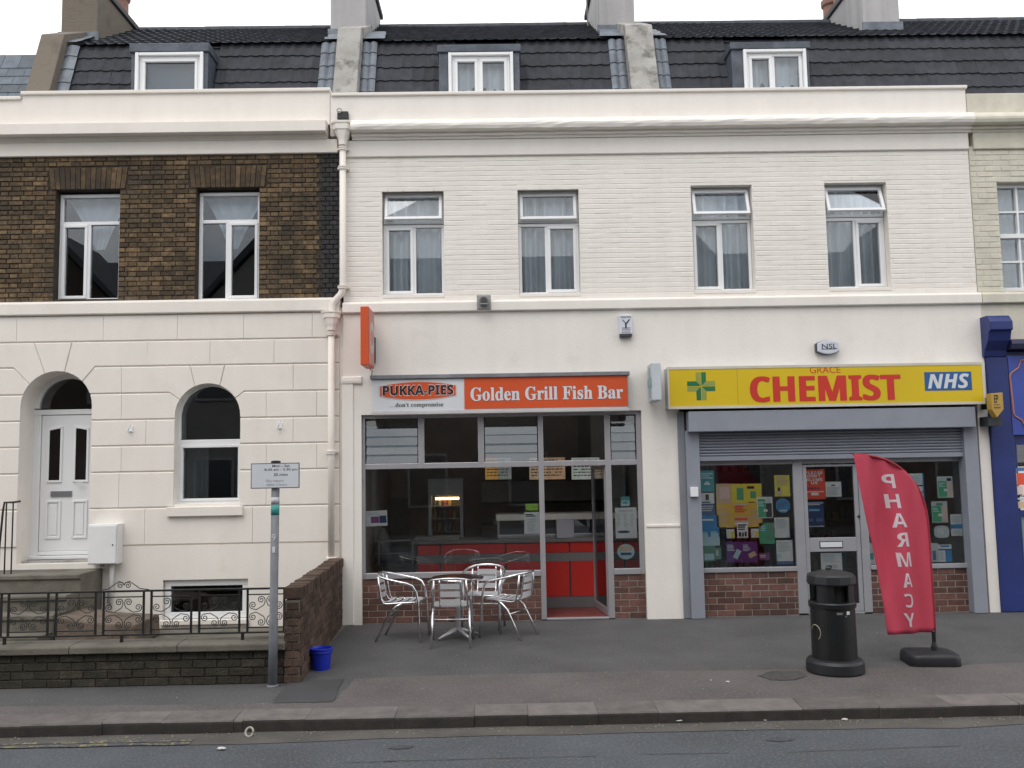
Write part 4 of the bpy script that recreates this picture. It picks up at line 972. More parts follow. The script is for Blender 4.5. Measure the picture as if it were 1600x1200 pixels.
box('pane', px_w0, px_w1, YW+.03, YW+.036, zs1_, czz_(724), GL_SHOP, csf); box('pane', px_e0, px_e1, YW+.03, YW+.036, zs1_, czz_(724), GL_SHOP, csf)
riser(px_w0+.004, px_w1, .004, zs0_, YW, sb); riser(px_e0, px_e1, .004, zs0_, YW, sb)
GALU = MATS['grey_aluminium']
dz1 = czz_(725.5); b = MB(); b.box(px_d0+.004, px_d0+.055, YW+.006, YW+.05, .035, dz1); b.box(px_d1-.055, px_d1, YW+.006, YW+.05, .035, dz1); b.box(px_d0+.055, px_d1-.055, YW+.007, YW+.05, .035, czz_(944)); b.box(px_d0+.055, px_d1-.055, YW+.007, YW+.05, czz_(862), czz_(840)); b.box(px_d0+.055, px_d1-.055, YW+.007, YW+.05, dz1-.03, dz1)
cd_ = obj('chemist_door', b, GALU, sb, bev=.005)
box('pane', px_d0+.055, px_d1-.055, YW+.03, YW+.036, czz_(840), dz1-.03, GL_SHOP, cd_); box('pane', px_d0+.055, px_d1-.055, YW+.03, YW+.036, czz_(944), czz_(862), GL_SHOP, cd_)
lr = R(1282, 847, 1316, 855, YW); box('letter_plate', lr[0], lr[1], YW-.004, YW+.006, lr[2], lr[3], PAPER, cd_, .003); box('letter_plate_surround', lr[0]-.01, lr[1]+.01, YW+.002, YW+.0065, lr[2]-.012, lr[3]+.01, BLACKM, cd_)
obj('door_lock', MB().tube([(X(1342, 807, YW), YW-.006, Z(1342, 807, YW)), (X(1342, 807, YW), YW+.006, Z(1342, 807, YW))], .016, 12), BLACKM, cd_)
bx = R(1078, 761, 1090, 776, yGd); tag(box('switch_box', bx[0], bx[1], yGd-.05, yGd-.001, bx[2], bx[3], UPVC, None, .005), 'small white switch box on the grey shutter guide left of the posters', 'switch box')
# chemist interior
crx0, crx1 = X(1035, 700)+.085, XR-.16
struct(box('chemist_floor', crx0, crx1, .31, BACK-.21, .021, .03, mat('grey_vinyl_floor', (.25, .24, .23), .6), None))
def shelf_unit(x0, x1, y, label, cols):
    e = empty('shop_shelving', ((x0+x1)/2, y, .03), label, 'shelving')
    b = MB(); b.box(x0, x1, y+.32, y+.34, .03, 1.9)
    for k in range(5): b.box(x0, x1, y, y+.32, .2+k*.4, .225+k*.4)
    b.box(x0, x0+.03, y, y+.34, .03, 1.92); b.box(x1-.03, x1, y, y+.34, .03, 1.92); obj('shelf_frame', b, mat('shop_shelf_grey', (.2, .2, .19), .6), e)
    for k in range(5):
        x = x0+.05
        bb = [MB() for _ in cols]
        while x < x1-.15:
            wv = random.uniform(.05, .12); hv = random.uniform(.1, .26); bb[random.randrange(len(cols))].box(x, x+wv, y+.04, y+.2, .226+k*.4, .226+k*.4+hv); x += wv+random.uniform(.01, .04)
        for q_, c_ in zip(bb, cols):
            if q_.f: obj('stock', q_, pm('stock_%.2f_%.2f_%.2f' % c_, c_), e)
CS = [(.3, .3, .32), (.1, .16, .3), (.3, .12, .1), (.12, .25, .16), (.32, .28, .1)]
shelf_unit(3.0, 4.4, 3.2, 'stocked shelving in the dim chemist interior behind the poster window', CS)
shelf_unit(5.0, 6.2, 3.0, 'stocked shelving in the dim chemist interior behind the flag', CS)

# =================================================================== fish bar interior
fx0_, fx1_ = XB+.16, X(1035, 700)-.085
ff = struct(box('fish_bar_floor', fx0_, fx1_, .31, BACK-.21, .021, .03, mat('red_quarry_tile', (.17, .045, .04), .5, .2, 4), None))
struct(box('fish_bar_doorstep', xs_m[3][1]+.003, xs_m[4][0]-.003, YF+FD+.002, .31, .005, .029, MATS['red_quarry_tile'], None))
struct(box('fish_bar_back_wall', fx0_, fx1_, 3.6, 3.65, .03, 2.94, mat('dim_tiled_wall', (.66, .61, .56), .5), None))
ct = empty('serving_counter', (.4, .9, .03), 'red panelled serving counter with grey stone top inside the fish bar', 'counter')
Yc = .86; cl0 = X(650, 868, Yc); cl1 = fx1_-.02; GRAN = mat('speckled_granite', (.19, .18, .18), .4, .25, 60, dirt=(.30, .29, .28), dscale=70, damt=.6)
zc1 = Z(700, 845, Yc); REDP = mat('red_laminate', (.58, .028, .02), .35, .05)
obj('carcass', MB().box(cl0+.01, cl1, Yc+.012, Yc+.6, .03, zc1-.045), DARK, ct); box('worktop', cl0-.03, cl1, Yc-.03, Yc+.62, zc1-.045, zc1, GRAN, ct, .006)
box('worktop_upstand', cl0-.02, X(718, 840, Yc), Yc+.05, Yc+.4, zc1+.002, zc1+.05, GRAN, ct, .004)
band0, band1 = Z(700, 880, Yc), Z(700, 867, Yc); box('stone_band', cl0+.012, cl1, Yc-.004, Yc+.011, band0, band1, GRAN, ct); box('kick_plate', cl0+.012, cl1, Yc-.002, Yc+.011, .032, Z(900, 932, Yc), mat('kick_grey', (.16, .15, .15), .5), ct)
xd = [cl0+.014]+[X(p, 860, Yc) for p in (688, 790, 890, 975)]+[cl1]
for a, c in zip(xd, xd[1:]):
    box('red_panel', a+.012, c-.012, Yc-.006, Yc+.0115, band1+.004, zc1-.05, REDP, ct, .003); box('red_panel', a+.012, c-.012, Yc-.006, Yc+.0115, Z(900, 932, Yc)+.004, band0-.004, REDP, ct, .003)
INOX = mat('stainless_steel', (.55, .55, .55), .3, .08, 5, metal=.8)
hc = empty('hot_cabinet', P(860, 835, 1.2), 'long stainless heated display cabinet with white top on the fish bar counter', 'display cabinet')
h0, h1 = X(777, 820, 1.05), fx1_-.05; hz0, hz1 = zc1+.002, Z(860, 801, 1.05)
b = MB(); b.box(h0, h1, 1.05, 1.42, hz0, hz0+.05); b.box(h0, h0+.03, 1.05, 1.42, hz0+.05, hz1-.1); b.box(h0, h1, 1.40, 1.42, hz0+.05, hz1-.1); b.box(X(843, 820, 1.05), X(846, 820, 1.05), 1.05, 1.08, hz0+.05, hz1-.1)
obj('cabinet_frame', b, INOX, hc, bev=.004); box('cabinet_top', h0-.02, h1, 1.0, 1.43, hz1-.1, hz1-.012, mat('warm_white_enamel', (.8, .77, .70), .35), hc, .01)
for a, c in zip([h0+.03]+[X(p, 820, 1.05) for p in (843, 895)], [X(p, 820, 1.05) for p in (843, 895)]+[h1]): box('cabinet_glass', a, c-.01, 1.052, 1.057, hz0+.05, hz1-.102, glass('cabinet_glass', (.65, .7, .74), 1, .12), hc)
tr = R(869, 811, 896, 838, 1.02); tag(box('till_box', tr[0], tr[1], .93, 1.03, hz0, tr[3], mat('pale_lilac_metal', (.50, .48, .53), .45), None, .006), 'pale metal box with a slot standing on the counter in the doorway', 'box')
fr_ = empty('drinks_fridge', P(697, 840, 1.7), 'tall glass-fronted fridge with lit strip behind the fish bar counter', 'fridge')
Yd = 1.75; a, c, d, e = R(669, 774, 724, 860, Yd); d = .03; b = MB(); FRM = mat('fridge_grey', (.38, .38, .39), .4, .1, 4)
b.box(a, a+.05, Yd, Yd+.5, d, e); b.box(c-.05, c, Yd, Yd+.5, d, e); b.box(a, c, Yd, Yd+.5, e, e+.25); b.box(a+.05, c-.05, Yd+.46, Yd+.5, d, e); b.box(a+.05, c-.05, Yd+.02, Yd+.46, d, .9)
obj('fridge_case', b, FRM, fr_, bev=.006); box('fridge_glass', a+.05, c-.05, Yd+.01, Yd+.015, .9, e, GL_SHOP, fr_)
lt = R(680, 777, 717, 781, Yd); le = mat('lit_strip', (1.0, .62, .28), .5, .02, emit=5.0); box('strip_light', lt[0], lt[1], Yd+.03, Yd+.06, lt[2], lt[3], le, fr_)
for k in range(3): box('fridge_shelf', a+.055, c-.055, Yd+.06, Yd+.44, 1.02+k*.19, 1.03+k*.19, INOX, fr_)
for k in range(14): 
    xx = a+.09+(k % 5)*.075; zz = 1.031+(k//5)*.19
    obj('bottle', MB().lathe([(.026, zz), (.028, zz+.02), (.028, zz+.09), (.012, zz+.125), (.012, zz+.15)], xx, Yd+.16, 8), pm('drink_%d' % (k % 4), [(.25, .05, .04), (.3, .2, .05), (.08, .1, .12), (.2, .2, .22)][k % 4]), fr_)
# menu boards hung over the range
for i, (p0, p1, cbg, cbg2, lab) in enumerate(((757, 800, (.50, .27, .08), (.24, .26, .25), 'leftmost orange and grey lit menu board over the fryers'), (826, 884, (.47, .33, .22), (.42, .27, .17), 'cream and orange lit menu board in the middle over the fryers'), (892, 938, (.40, .44, .40), (.44, .47, .44), 'pale green lit menu board furthest right over the fryers'))):
    Ym = 2.6; a, c, d, e = R(p0, 714, p1, 750, Ym)
    mbd = empty('menu_board', ((a+c)/2, Ym, d), lab, 'menu board', 'menu boards inside the fish bar')
    box('board', a, c, Ym, Ym+.05, d, e, mat('board_edge', (.03, .03, .03), .6), mbd)
    box('board_face', a+.01, (a+c)/2, Ym-.004, Ym-.001, d+.01, e-.01, mat('menu_%d' % i, cbg, .5, .2, 9, emit=.35), mbd); box('board_face', (a+c)/2+.001, c-.01, Ym-.004, Ym-.001, d+.01, e-.01, mat('menu2_%d' % i, cbg2, .5, .2, 9, emit=.35), mbd)
    b = MB()
    for k in range(6):
        x = a+.04; zz = e-.06-k*(e-d-.08)/6
        while x < c-.08:
            ln = random.uniform(.02, .07); b.box(x, min(x+ln, c-.04), Ym-.006, Ym-.0045, zz, zz+.016); x += ln+.012
            if random.random() < .12: x += .05
    stuff(obj('menu_print', b, BLACK, mbd))
fg = empty('fryer_range', (.6, 2.9, .03), 'dark fryer range and extractor hood along the back of the fish bar', 'fryer range')
b = MB(); b.box(X(752, 820, 2.7), fx1_-.05, 2.7, 3.55, .03, 1.05); obj('range_body', b, mat('dark_steel', (.24, .235, .23), .4, .2, 3, metal=.2), fg)
b = MB(); b.profile([(2.66, 1.74), (2.66, 1.42), (2.75, 1.38), (3.55, 1.38), (3.55, 1.74)], X(752, 760, 2.7), fx1_-.05); obj('hood', b, MATS['dark_steel'], fg)
for k in range(4): box('pan_lid', X(770+k*38, 800, 2.7), X(796+k*38, 800, 2.7), 2.75, 3.2, 1.055, 1.12, INOX, fg, .01)
dr = R(590, 778, 640, 900, 3.55); tag(box('inner_door', dr[0], dr[1], 3.55, 3.597, .03, dr[3], mat('grey_inner_door', (.42, .41, .39), .5), None, .006), 'plain grey door in the back wall inside the fish bar', 'door')
tb = R(598, 838, 646, 900, 1.3)
it = empty('inner_bench', ((tb[0]+tb[1])/2, 1.5, .03), 'dark ledge table just inside the fish bar window', 'table')
box('table_top', tb[0]-.1, cl0-.05, 1.2, 1.7, .60, .63, DARK, it, .006); box('rail', tb[0]-.1, cl0-.05, 1.2, 1.22, .77, .785, INOX, it); box('rail', tb[0]-.1, cl0-.05, 1.2, 1.22, .95, .965, INOX, it)
for xx in (tb[0]-.05, cl0-.09): box('leg', xx, xx+.03, 1.4, 1.43, .03, .60, INOX, it); box('post', xx, xx+.02, 1.2, 1.22, .632, .97, INOX, it)
tag(obj('carrier_bag', MB().lathe([(.09, .64), (.13, .70), (.12, .85), (.09, .98), (.05, 1.08), (.03, 1.12)], X(596, 850, 1.3), 1.45, 10), mat('grey_carrier_bag', (.22, .23, .24), .5), None, smooth=True), 'crumpled grey carrier bag on the ledge inside the fish bar window', 'bag')

# =================================================================== posters and notices on the shop glass
COLS = dict(w=(.58, .60, .62), k=(.015, .015, .02), y=(.55, .43, .05), o=(.52, .33, .06), t=(.04, .22, .25), b=(.02, .17, .36), n=(.015, .035, .10), g=(.05, .27, .15), G=(.09, .20, .15), p=(.085, .025, .15), P=(.14, .03, .12), r=(.48, .06, .03), m=(.35, .38, .40), s=(.45, .36, .33), l=(.22, .38, .05), c=(.30, .42, .45), q=(.40, .30, .20), B=(.05, .10, .22))
for _k in COLS: COLS[_k] = tuple(min(.8, c*1.65) for c in COLS[_k])
def pcol(k): return pm('print_'+('upper_' if k.isupper() else '')+k, COLS[k])
def poster(label, r_, Y, base, prints=(), lines=(), texts=(), tilt=0, group='posters in the chemist window', name='poster', cat='poster', poly=None):
    x0, x1, z0, z1 = R(*r_, Y); W, H = x1-x0, z1-z0; cx, cz = (x0+x1)/2, (z0+z1)/2
    e = empty(name, (cx, Y, z0), label, cat, group)
    ca, sa = math.cos(tilt), math.sin(tilt)
    rot = lambda x, z: (cx+(x-cx)*ca-(z-cz)*sa, cz+(x-cx)*sa+(z-cz)*ca)
    pts = poly(x0, x1, z0, z1) if poly else [(x0, z0), (x1, z0), (x1, z1), (x0, z1)]
    obj('sheet', MB().prism([rot(*p) for p in pts], Y, Y+.002), pcol(base), e)
    bym = {}
    for i, (u0, v0, u1, v1, c) in enumerate(prints):
        b = bym.setdefault(c, MB()); yy = Y-.0012-.0002*i
        b.prism([rot(x0+u*W, z0+v*H) for u, v in ((u0, v0), (u1, v0), (u1, v1), (u0, v1))], yy, Y-.0004-.0001*i)
    for (u0, v0, u1, v1, n, c) in lines:
        b = bym.setdefault(c, MB())
        for k in range(n):
            vv = v1-(v1-v0)*(k+.5)/n; h_ = (v1-v0)/n*.28; ue = u0+(u1-u0)*random.uniform(.6, 1)
            b.prism([rot(x0+u*W, z0+v*H) for u, v in ((u0, vv-h_), (ue, vv-h_), (ue, vv+h_), (u0, vv+h_))], Y-.0036, Y-.003)
    for c, b in bym.items(): stuff(obj('print', b, pcol(c), e))
    for (body, u0, v0, u1, v1, c, off) in texts: text(body, (x0+u0*W, x0+u1*W, z0+v0*H, z0+v1*H), Y-.0045, pcol(c), e, off=off)
    return e
YI = YW+.026      # just inside/at the face of the chemist glass (stuck outside face plane of the pane)
YI = YW+.042
Zm = lambda a, b, c, d: (1080+a*.16667, 700+b*.16667, 1080+c*.16667, 700+d*.16667)
poster('teal poster with a small white emblem at top left of the chemist window', Zm(80, 212, 216, 410), YI, 't', [(.3, .32, .7, .42, 'w'), (.38, .42, .62, .48, 'w')], [(.1, .6, .9, .9, 3, 'c')])
poster('black and white portrait notice under the teal poster', Zm(84, 420, 216, 522), YI, 'w', [(.38, .35, .62, .85, 'k'), (.3, .1, .7, .35, 'm')], [(.1, .05, .9, .2, 1, 'k')])
poster('dull blue leaflet squeezed between white notice and feet poster', Zm(88, 526, 222, 626), YI+.001, 'B', [], [(.05, .3, .9, .9, 3, 'm')])
poster('bright blue poster showing two pale feet', Zm(94, 630, 264, 916), YI, 'b', [(.0, 0, 1, .29, 'c'), (.04, .25, .36, .42, 'c'), (.52, .25, .94, .42, 'c')] + [(.06+.055*k, .43, .1+.055*k, .47, 'c') for k in range(5)] + [(.5+.075*k, .43, .56+.075*k, .475, 'c') for k in range(5)], [(.05, .8, .75, .9, 1, 'w')])
poster('pale green box display at bottom left of the chemist window', Zm(110, 920, 226, 1062), YI, 'G', [(.1, .1, .9, .5, 'c')])
poster('small dark green pack beside the pale green box display', Zm(216, 936, 282, 1042), YI-.004, 'G', [(.25, .3, .6, .8, 'm')])
poster('large yellow wall of notices filling the middle of the chemist window', Zm(236, 334, 664, 742), YI, 'o', [(.0, .54, .34, 1, 'q'), (.34, .56, .66, .98, 'y'), (.66, .58, .99, .99, 'y'), (.08, .66, .3, .92, 's'), (.45, .62, .6, .9, 'g'), (.75, .66, .87, .82, 'g'), (.38, .5, .66, .54, 's'), (.68, .88, .84, .94, 'k'), (.7, .56, .84, .58, 'k')], [(.04, .05, .34, .45, 6, 'q'), (.4, .33, .66, .5, 4, 'r'), (.72, .08, .96, .4, 5, 'q')], tilt=-.012)
poster('pink and red village notice below the yellow notices', Zm(402, 642, 540, 722), YI-.003, 's', [(0, .4, 1, 1, 'q')], [(.05, .5, .95, .9, 1, 'r')])
poster('small white notice showing a dark crowd at its foot', Zm(430, 700, 532, 842), YI-.006, 'w', [(.08, .08, .92, .3, 'm'), (.15, .08, .35, .38, 'k'), (.45, .08, .6, .34, 'k'), (.7, .08, .86, .4, 'k')], [(.08, .5, .92, .92, 3, 'k')])
poster('left of two small white and yellow leaflets under the yellow notices', Zm(330, 742, 406, 846), YI, 'w', [(.5, .05, .95, .6, 'y'), (.02, .82, .98, .97, 'k')], [(.08, .15, .45, .7, 4, 'm')])
poster('right of two small white and yellow leaflets under the yellow notices', Zm(562, 738, 634, 840), YI, 'w', [(.5, .05, .95, .6, 'y'), (.02, .82, .98, .97, 'k')], [(.08, .15, .45, .7, 4, 'm')])
poster('purple poster showing a white bottle, left of the pair', Zm(330, 880, 476, 1072), YI, 'p', [(.78, .04, .96, .14, 'P')], [(.06, .55, .62, .88, 5, 'm')])
poster('purple poster showing a gold pack, right of the pair', Zm(478, 880, 622, 1072), YI, 'p', [(.78, .04, .96, .14, 'P')], [(.06, .55, .6, .88, 5, 'm')])
for (zx, zy, w_, h_, a, c) in ((430, 995, 46, 86, -.5, 'c'), (572, 1000, 70, 44, .45, 'q')):
    cxp, czp = X(1080+zx*.16667, 700+zy*.16667, YI), Z(1080+zx*.16667, 700+zy*.16667, YI); hw_, hh_ = w_*.16667/119/2, h_*.16667/119/2
    par = [o for o in bpy.data.objects if o.type == 'EMPTY' and o.get('label', '').startswith('purple poster showing a %s' % ('white' if c == 'c' else 'gold'))][0]
    obj('product_print', MB().prism([(cxp+x*math.cos(a)-z*math.sin(a), czp+x*math.sin(a)+z*math.cos(a)) for x, z in ((-hw_, -hh_), (hw_, -hh_), (hw_, hh_), (-hw_, hh_))], YI-.005, YI-.004), pcol(c), par)
poster('tiny purple card right of the two purple posters', Zm(636, 984, 734, 1050), YI, 'P', [], [(.1, .3, .8, .8, 2, 's')])
poster('green and grey photo poster overlapping the yellow notices', Zm(618, 458, 764, 658), YI-.003, 'w', [(.06, .04, .55, .9, 'g'), (.56, .04, .94, .7, 'k'), (.62, .72, .9, .94, 'm'), (.42, .3, .66, .42, 'w')], [(.1, .55, .5, .8, 3, 'c')])
poster('leafy green poster above the purple card', Zm(640, 702, 780, 898), YI, 'g', [(.6, .5, .95, .95, 'G'), (.45, .15, .75, .4, 'G')], [(.1, .6, .5, .9, 3, 'c')])
poster('bright yellow text poster near the door post', Zm(780, 254, 924, 454), YI, 'y', [(.12, .04, .45, .32, 'q'), (.2, .25, .36, .42, 'k')], [(.15, .5, .95, .95, 6, 'q')])
poster('round blue sticker below the bright yellow poster', Zm(790, 474, 930, 606), YI, 'b', [(.25, .1, .75, .2, 'c')], [(.15, .4, .85, .75, 4, 'B')], poly=lambda a, b, c, d: arc((a+b)/2, (c+d)/2, (b-a)/2*.97, 0, 343, 23))
poster('plain white typed notice below the round blue sticker', Zm(782, 650, 920, 842), YI, 'w', [], [(.1, .45, .9, .92, 9, 'm')])
poster('white leaflet with pale blue foot at bottom right of the chemist window', Zm(800, 864, 952, 1090), YI, 'w', [(0, 0, 1, .13, 'B'), (.05, .25, .28, .42, 'c')], [(.1, .5, .9, .93, 8, 'm')])
YDr = YW+.042
Zd = lambda a, b, c, d: (1240+a*.11665, 720+b*.11665, 1240+c*.11665, 720+d*.11665)
poster('red poster reading please dont blame us on the chemist door', Zd(130, 115, 422, 515), YDr, 'r', [(.08, .235, .92, .265, 'w'), (.34, .13, .68, .22, 'w')], [(.2, .33, .8, .4, 2, 'P')], [('𝗣𝗟𝗘𝗔𝗦𝗘', .09, .84, .90, .94, 'w', .008), ('𝗗𝗢𝗡’𝗧', .2, .73, .8, .83, 'w', .008), ('𝗕𝗟𝗔𝗠𝗘', .14, .61, .88, .71, 'w', .008), ('𝗨𝗦', .35, .5, .66, .6, 'w', .008)], group='notices on the chemist door', tilt=.0)
poster('small white printed notice on the chemist door beside the red poster', Zd(430, 280, 640, 482), YDr, 'w', [(.38, .72, .6, .8, 'k')], [(.08, .1, .92, .66, 7, 'm')], group='notices on the chemist door')
poster('dark blue poster under the red poster on the chemist door', Zd(150, 545, 410, 890), YDr, 'n', [(.05, .02, .97, .05, 'm'), (.05, .92, .97, .96, 'm'), (.2, .86, .8, .9, 'm'), (.2, .62, .8, .72, 'b'), (.1, .22, .42, .34, 'B'), (.58, .22, .92, .34, 'B'), (.25, .65, .72, .68, 'c')], group='notices on the chemist door')
poster('white sheet on the lower glass of the chemist door above the bin', (1283, 864, 1316, 901), YDr, 'w', [(.25, .36, .5, .48, 'k'), (.52, .36, .78, .5, 'm')], [(.1, .6, .9, .95, 5, 'm'), (.15, .12, .85, .22, 1, 'k')], group='notices on the chemist door')
Zr = lambda a, b, c, d: (1400+a*.16667, 700+b*.16667, 1400+c*.16667, 700+d*.16667)
gr = 'posters in the right chemist window'
poster('white and blue notice half hidden by the red flag', Zr(110, 238, 262, 480), YI, 'w', [(.93, 0, 1, 1, 'b'), (0, .5, .95, .55, 'n'), (0, .25, .95, .29, 'n')], [(.3, .6, .9, .92, 4, 'c')], group=gr)
poster('upper green photo poster in the right chemist window', Zr(388, 266, 534, 466), YI, 'm', [(.04, .04, .6, .78, 'g'), (.62, .04, .95, .72, 's'), (.62, .78, .9, .92, 'k'), (.4, .3, .65, .42, 'w')], [(.08, .5, .5, .72, 3, 'c')], group=gr)
poster('lower green photo poster beside the red flag', Zr(335, 500, 484, 700), YI, 'm', [(.04, .04, .6, .78, 'g'), (.64, .04, .95, .82, 's'), (.3, .8, .7, .92, 'G'), (.4, .3, .65, .42, 'w')], [(.08, .5, .5, .72, 3, 'c')], group=gr)
poster('rounded pale sticker below the lower green poster', Zr(358, 728, 500, 842), YI, 'm', [], [(.2, .3, .8, .8, 4, 'w')], group=gr, poly=lambda a, b, c, d: [((a+b)/2+(b-a)/2*math.copysign(abs(math.cos(t*math.pi/12))**.6, math.cos(t*math.pi/12)), (c+d)/2+(d-c)/2*math.copysign(abs(math.sin(t*math.pi/12))**.6, math.sin(t*math.pi/12))) for t in range(24)])
poster('white notice with a broad blue stripe next to the right shutter guide', Zr(512, 620, 660, 822), YI, 'w', [(0, .33, 1, .53, 'b')], [(.1, .6, .9, .92, 6, 'm'), (.1, .08, .8, .28, 2, 'm')], group=gr)
poster('blue and white carton standing on the right chemist sill', Zr(400, 904, 524, 1066), YI-.002, 'w', [(.5, 0, 1, .68, 'b'), (0, .66, 1, .74, 'n'), (.15, .84, .85, .95, 'b')], [(.08, .1, .42, .6, 4, 'm')], group=gr)
poster('pale leaflets at the foot of the window just right of the flag', Zr(318, 892, 398, 1068), YI, 'm', [(.3, .1, .7, .6, 'B')], [], group=gr)
poster('white and teal leaflet just left of the flag beside the door', (1353, 848, 1370, 881), YI, 'w', [(.1, .2, .7, .5, 't')], [], group=gr)
# fish bar notices
YFn = YF+.042; gf = 'notices on the fish bar glass'
poster('white takeaway leaflet with dark pictures at the left of the fish bar window', (571, 798, 605, 822), YFn, 'w', [(.25, .2, .62, .62, 'P'), (.64, .18, .96, .66, 'n')], [(.05, .7, .9, .92, 2, 'm')], tilt=.03, group=gf, name='notice', cat='notice')
poster('white typed notice in front of the hot cabinet beside the door post', (819, 800, 843, 834), YFn, 'w', [], [(.2, .1, .8, .7, 7, 'm'), (.1, .78, .9, .92, 2, 'k')], group=gf, name='notice', cat='notice')
poster('small lime green sticker above the white typed notice', (821, 787, 841, 797.5), YFn, 'l', [], [], group=gf, name='sticker', cat='sticker')
poster('small teal sticker above the opening times sheet', (970, 776, 984, 791), YFn, 'c', [(0, .62, 1, 1, 't'), (.25, .25, .75, .5, 't')], [], group=gf, name='sticker', cat='sticker')
poster('pale opening times sheet with blue fish emblem right of the door', (961.5, 793, 995, 841), YFn, 'w', [(.2, .17, .55, .25, 'n'), (.1, .18, .65, .235, 'n')], [(.08, .36, .25, .8, 6, 'm'), (.4, .36, .6, .8, 6, 'm'), (.7, .36, .9, .8, 6, 'm')], [('𝑂𝑝𝑒𝑛𝑖𝑛𝑔 𝑇𝑖𝑚𝑒𝑠', .18, .85, .82, .93, 'B', 0)], group=gf, name='notice', cat='notice')
poster('round pale sticker with a food picture under the opening times', (964.5, 850, 991.5, 874), YFn, 'c', [(.15, .55, .85, .85, 'q'), (.2, .28, .82, .44, 'n')], [], group=gf, name='sticker', cat='sticker', poly=lambda a, b, c, d: [((a+b)/2+(b-a)/2*math.cos(t*math.pi/14), (c+d)/2+(d-c)/2*math.sin(t*math.pi/14)) for t in range(28)])
poster('colourful shop poster with red print in the blue shop window', (1578, 729, 1612, 797), -.012, 'w', [(.04, .04, .96, .2, 'q'), (.04, .9, .96, .98, 'B'), (.3, .58, .98, .85, 'r'), (.06, .35, .6, .55, 's'), (.1, .55, .35, .9, 'q')], [(.1, .22, .9, .3, 1, 'm')], [('DEAL', .12, .31, .98, .36, 'k', .02)], group='posters of the blue shop')

# =================================================================== curtains and what shows behind the upper windows
nm = ('first', 'second', 'third', 'fourth')
for i, r_ in enumerate(ws):
    x0, x1, z0, z1 = r_
    tag(wavy('net_curtain', x0-.05, x1+.05, z0, z1+.1, .28, NET, amp=.042, n=(6, 7, 6, 8)[i]), 'pale pleated net curtain hanging in the %s upper window from the drainpipe' % nm[i], 'curtain', 'net curtains of the white building')
    tag(wavy('drape', x0-.02, x0+(x1-x0)*(.45, .2, .5, .3)[i], z0, z1+.1, .47, mat('grey_drape', (.16, .17, .18), .9, .1), amp=.03, n=4), 'grey drape behind the net in the %s upper window from the drainpipe' % nm[i], 'curtain', 'grey drapes of the white building')
def swag(label, cxp, r_, flip):
    x0, x1, z0, z1 = r_; b = MB(); N, Mz = 14, 14
    zt_, zb_ = z1-.05, z0+(z1-z0)*.5
    for j in range(Mz+1):
        v = j/Mz; w_ = 1-.86*v**.8
        for i in range(N+1):
            u = i/N; cx = (x0+x1)/2+flip*.10*v*(x1-x0)
            b.v.append((cx+(u-.5)*(x1-x0)*1.0*w_, .34+.02*math.sin(u*22)*(1-.5*v), zt_+(zb_-zt_)*v))
    for j in range(Mz):
        for i in range(N): a = j*(N+1)+i; b.f.append((a, a+1, a+N+2, a+N+1)); b.m.append(0)
    tag(obj('tied_curtain', b, CLOTHW, None, smooth=True, fix=False), label, 'curtain', 'tied white curtains of the brick house')
swag('white tied curtain fanning out in the brick house window near the left edge', 0, wl[0], .4)
swag('white tied curtain fanning out in the brick house window nearer the drainpipe', 0, wl[1], -.2)
for i, (p, r_) in enumerate(((748, d2), (1208, d3))):
    tag(wavy('net_curtain', r_[0]+.15, r_[1]-.15, 6.75, 7.75, .62, NET, amp=.02, n=6), 'white net curtain in the %s dormer window' % ('middle' if i == 0 else 'right hand'), 'curtain')
tag(wavy('blind', d1[0]+.1, d1[1]-.1, 6.75, 7.75, .6, mat('grey_blind', (.17, .19, .21), .8, .05), amp=.002, n=2), 'flat grey blind in the left dormer window', 'blind')
tag(wavy('side_curtain', WA[0]+.02, WA[0]+.32, WA[2], WA[2]+.75, .4, mat('grey_curtain', (.22, .23, .24), .9, .06), amp=.015, n=3), 'grey side curtain inside the arched ground floor window', 'curtain')

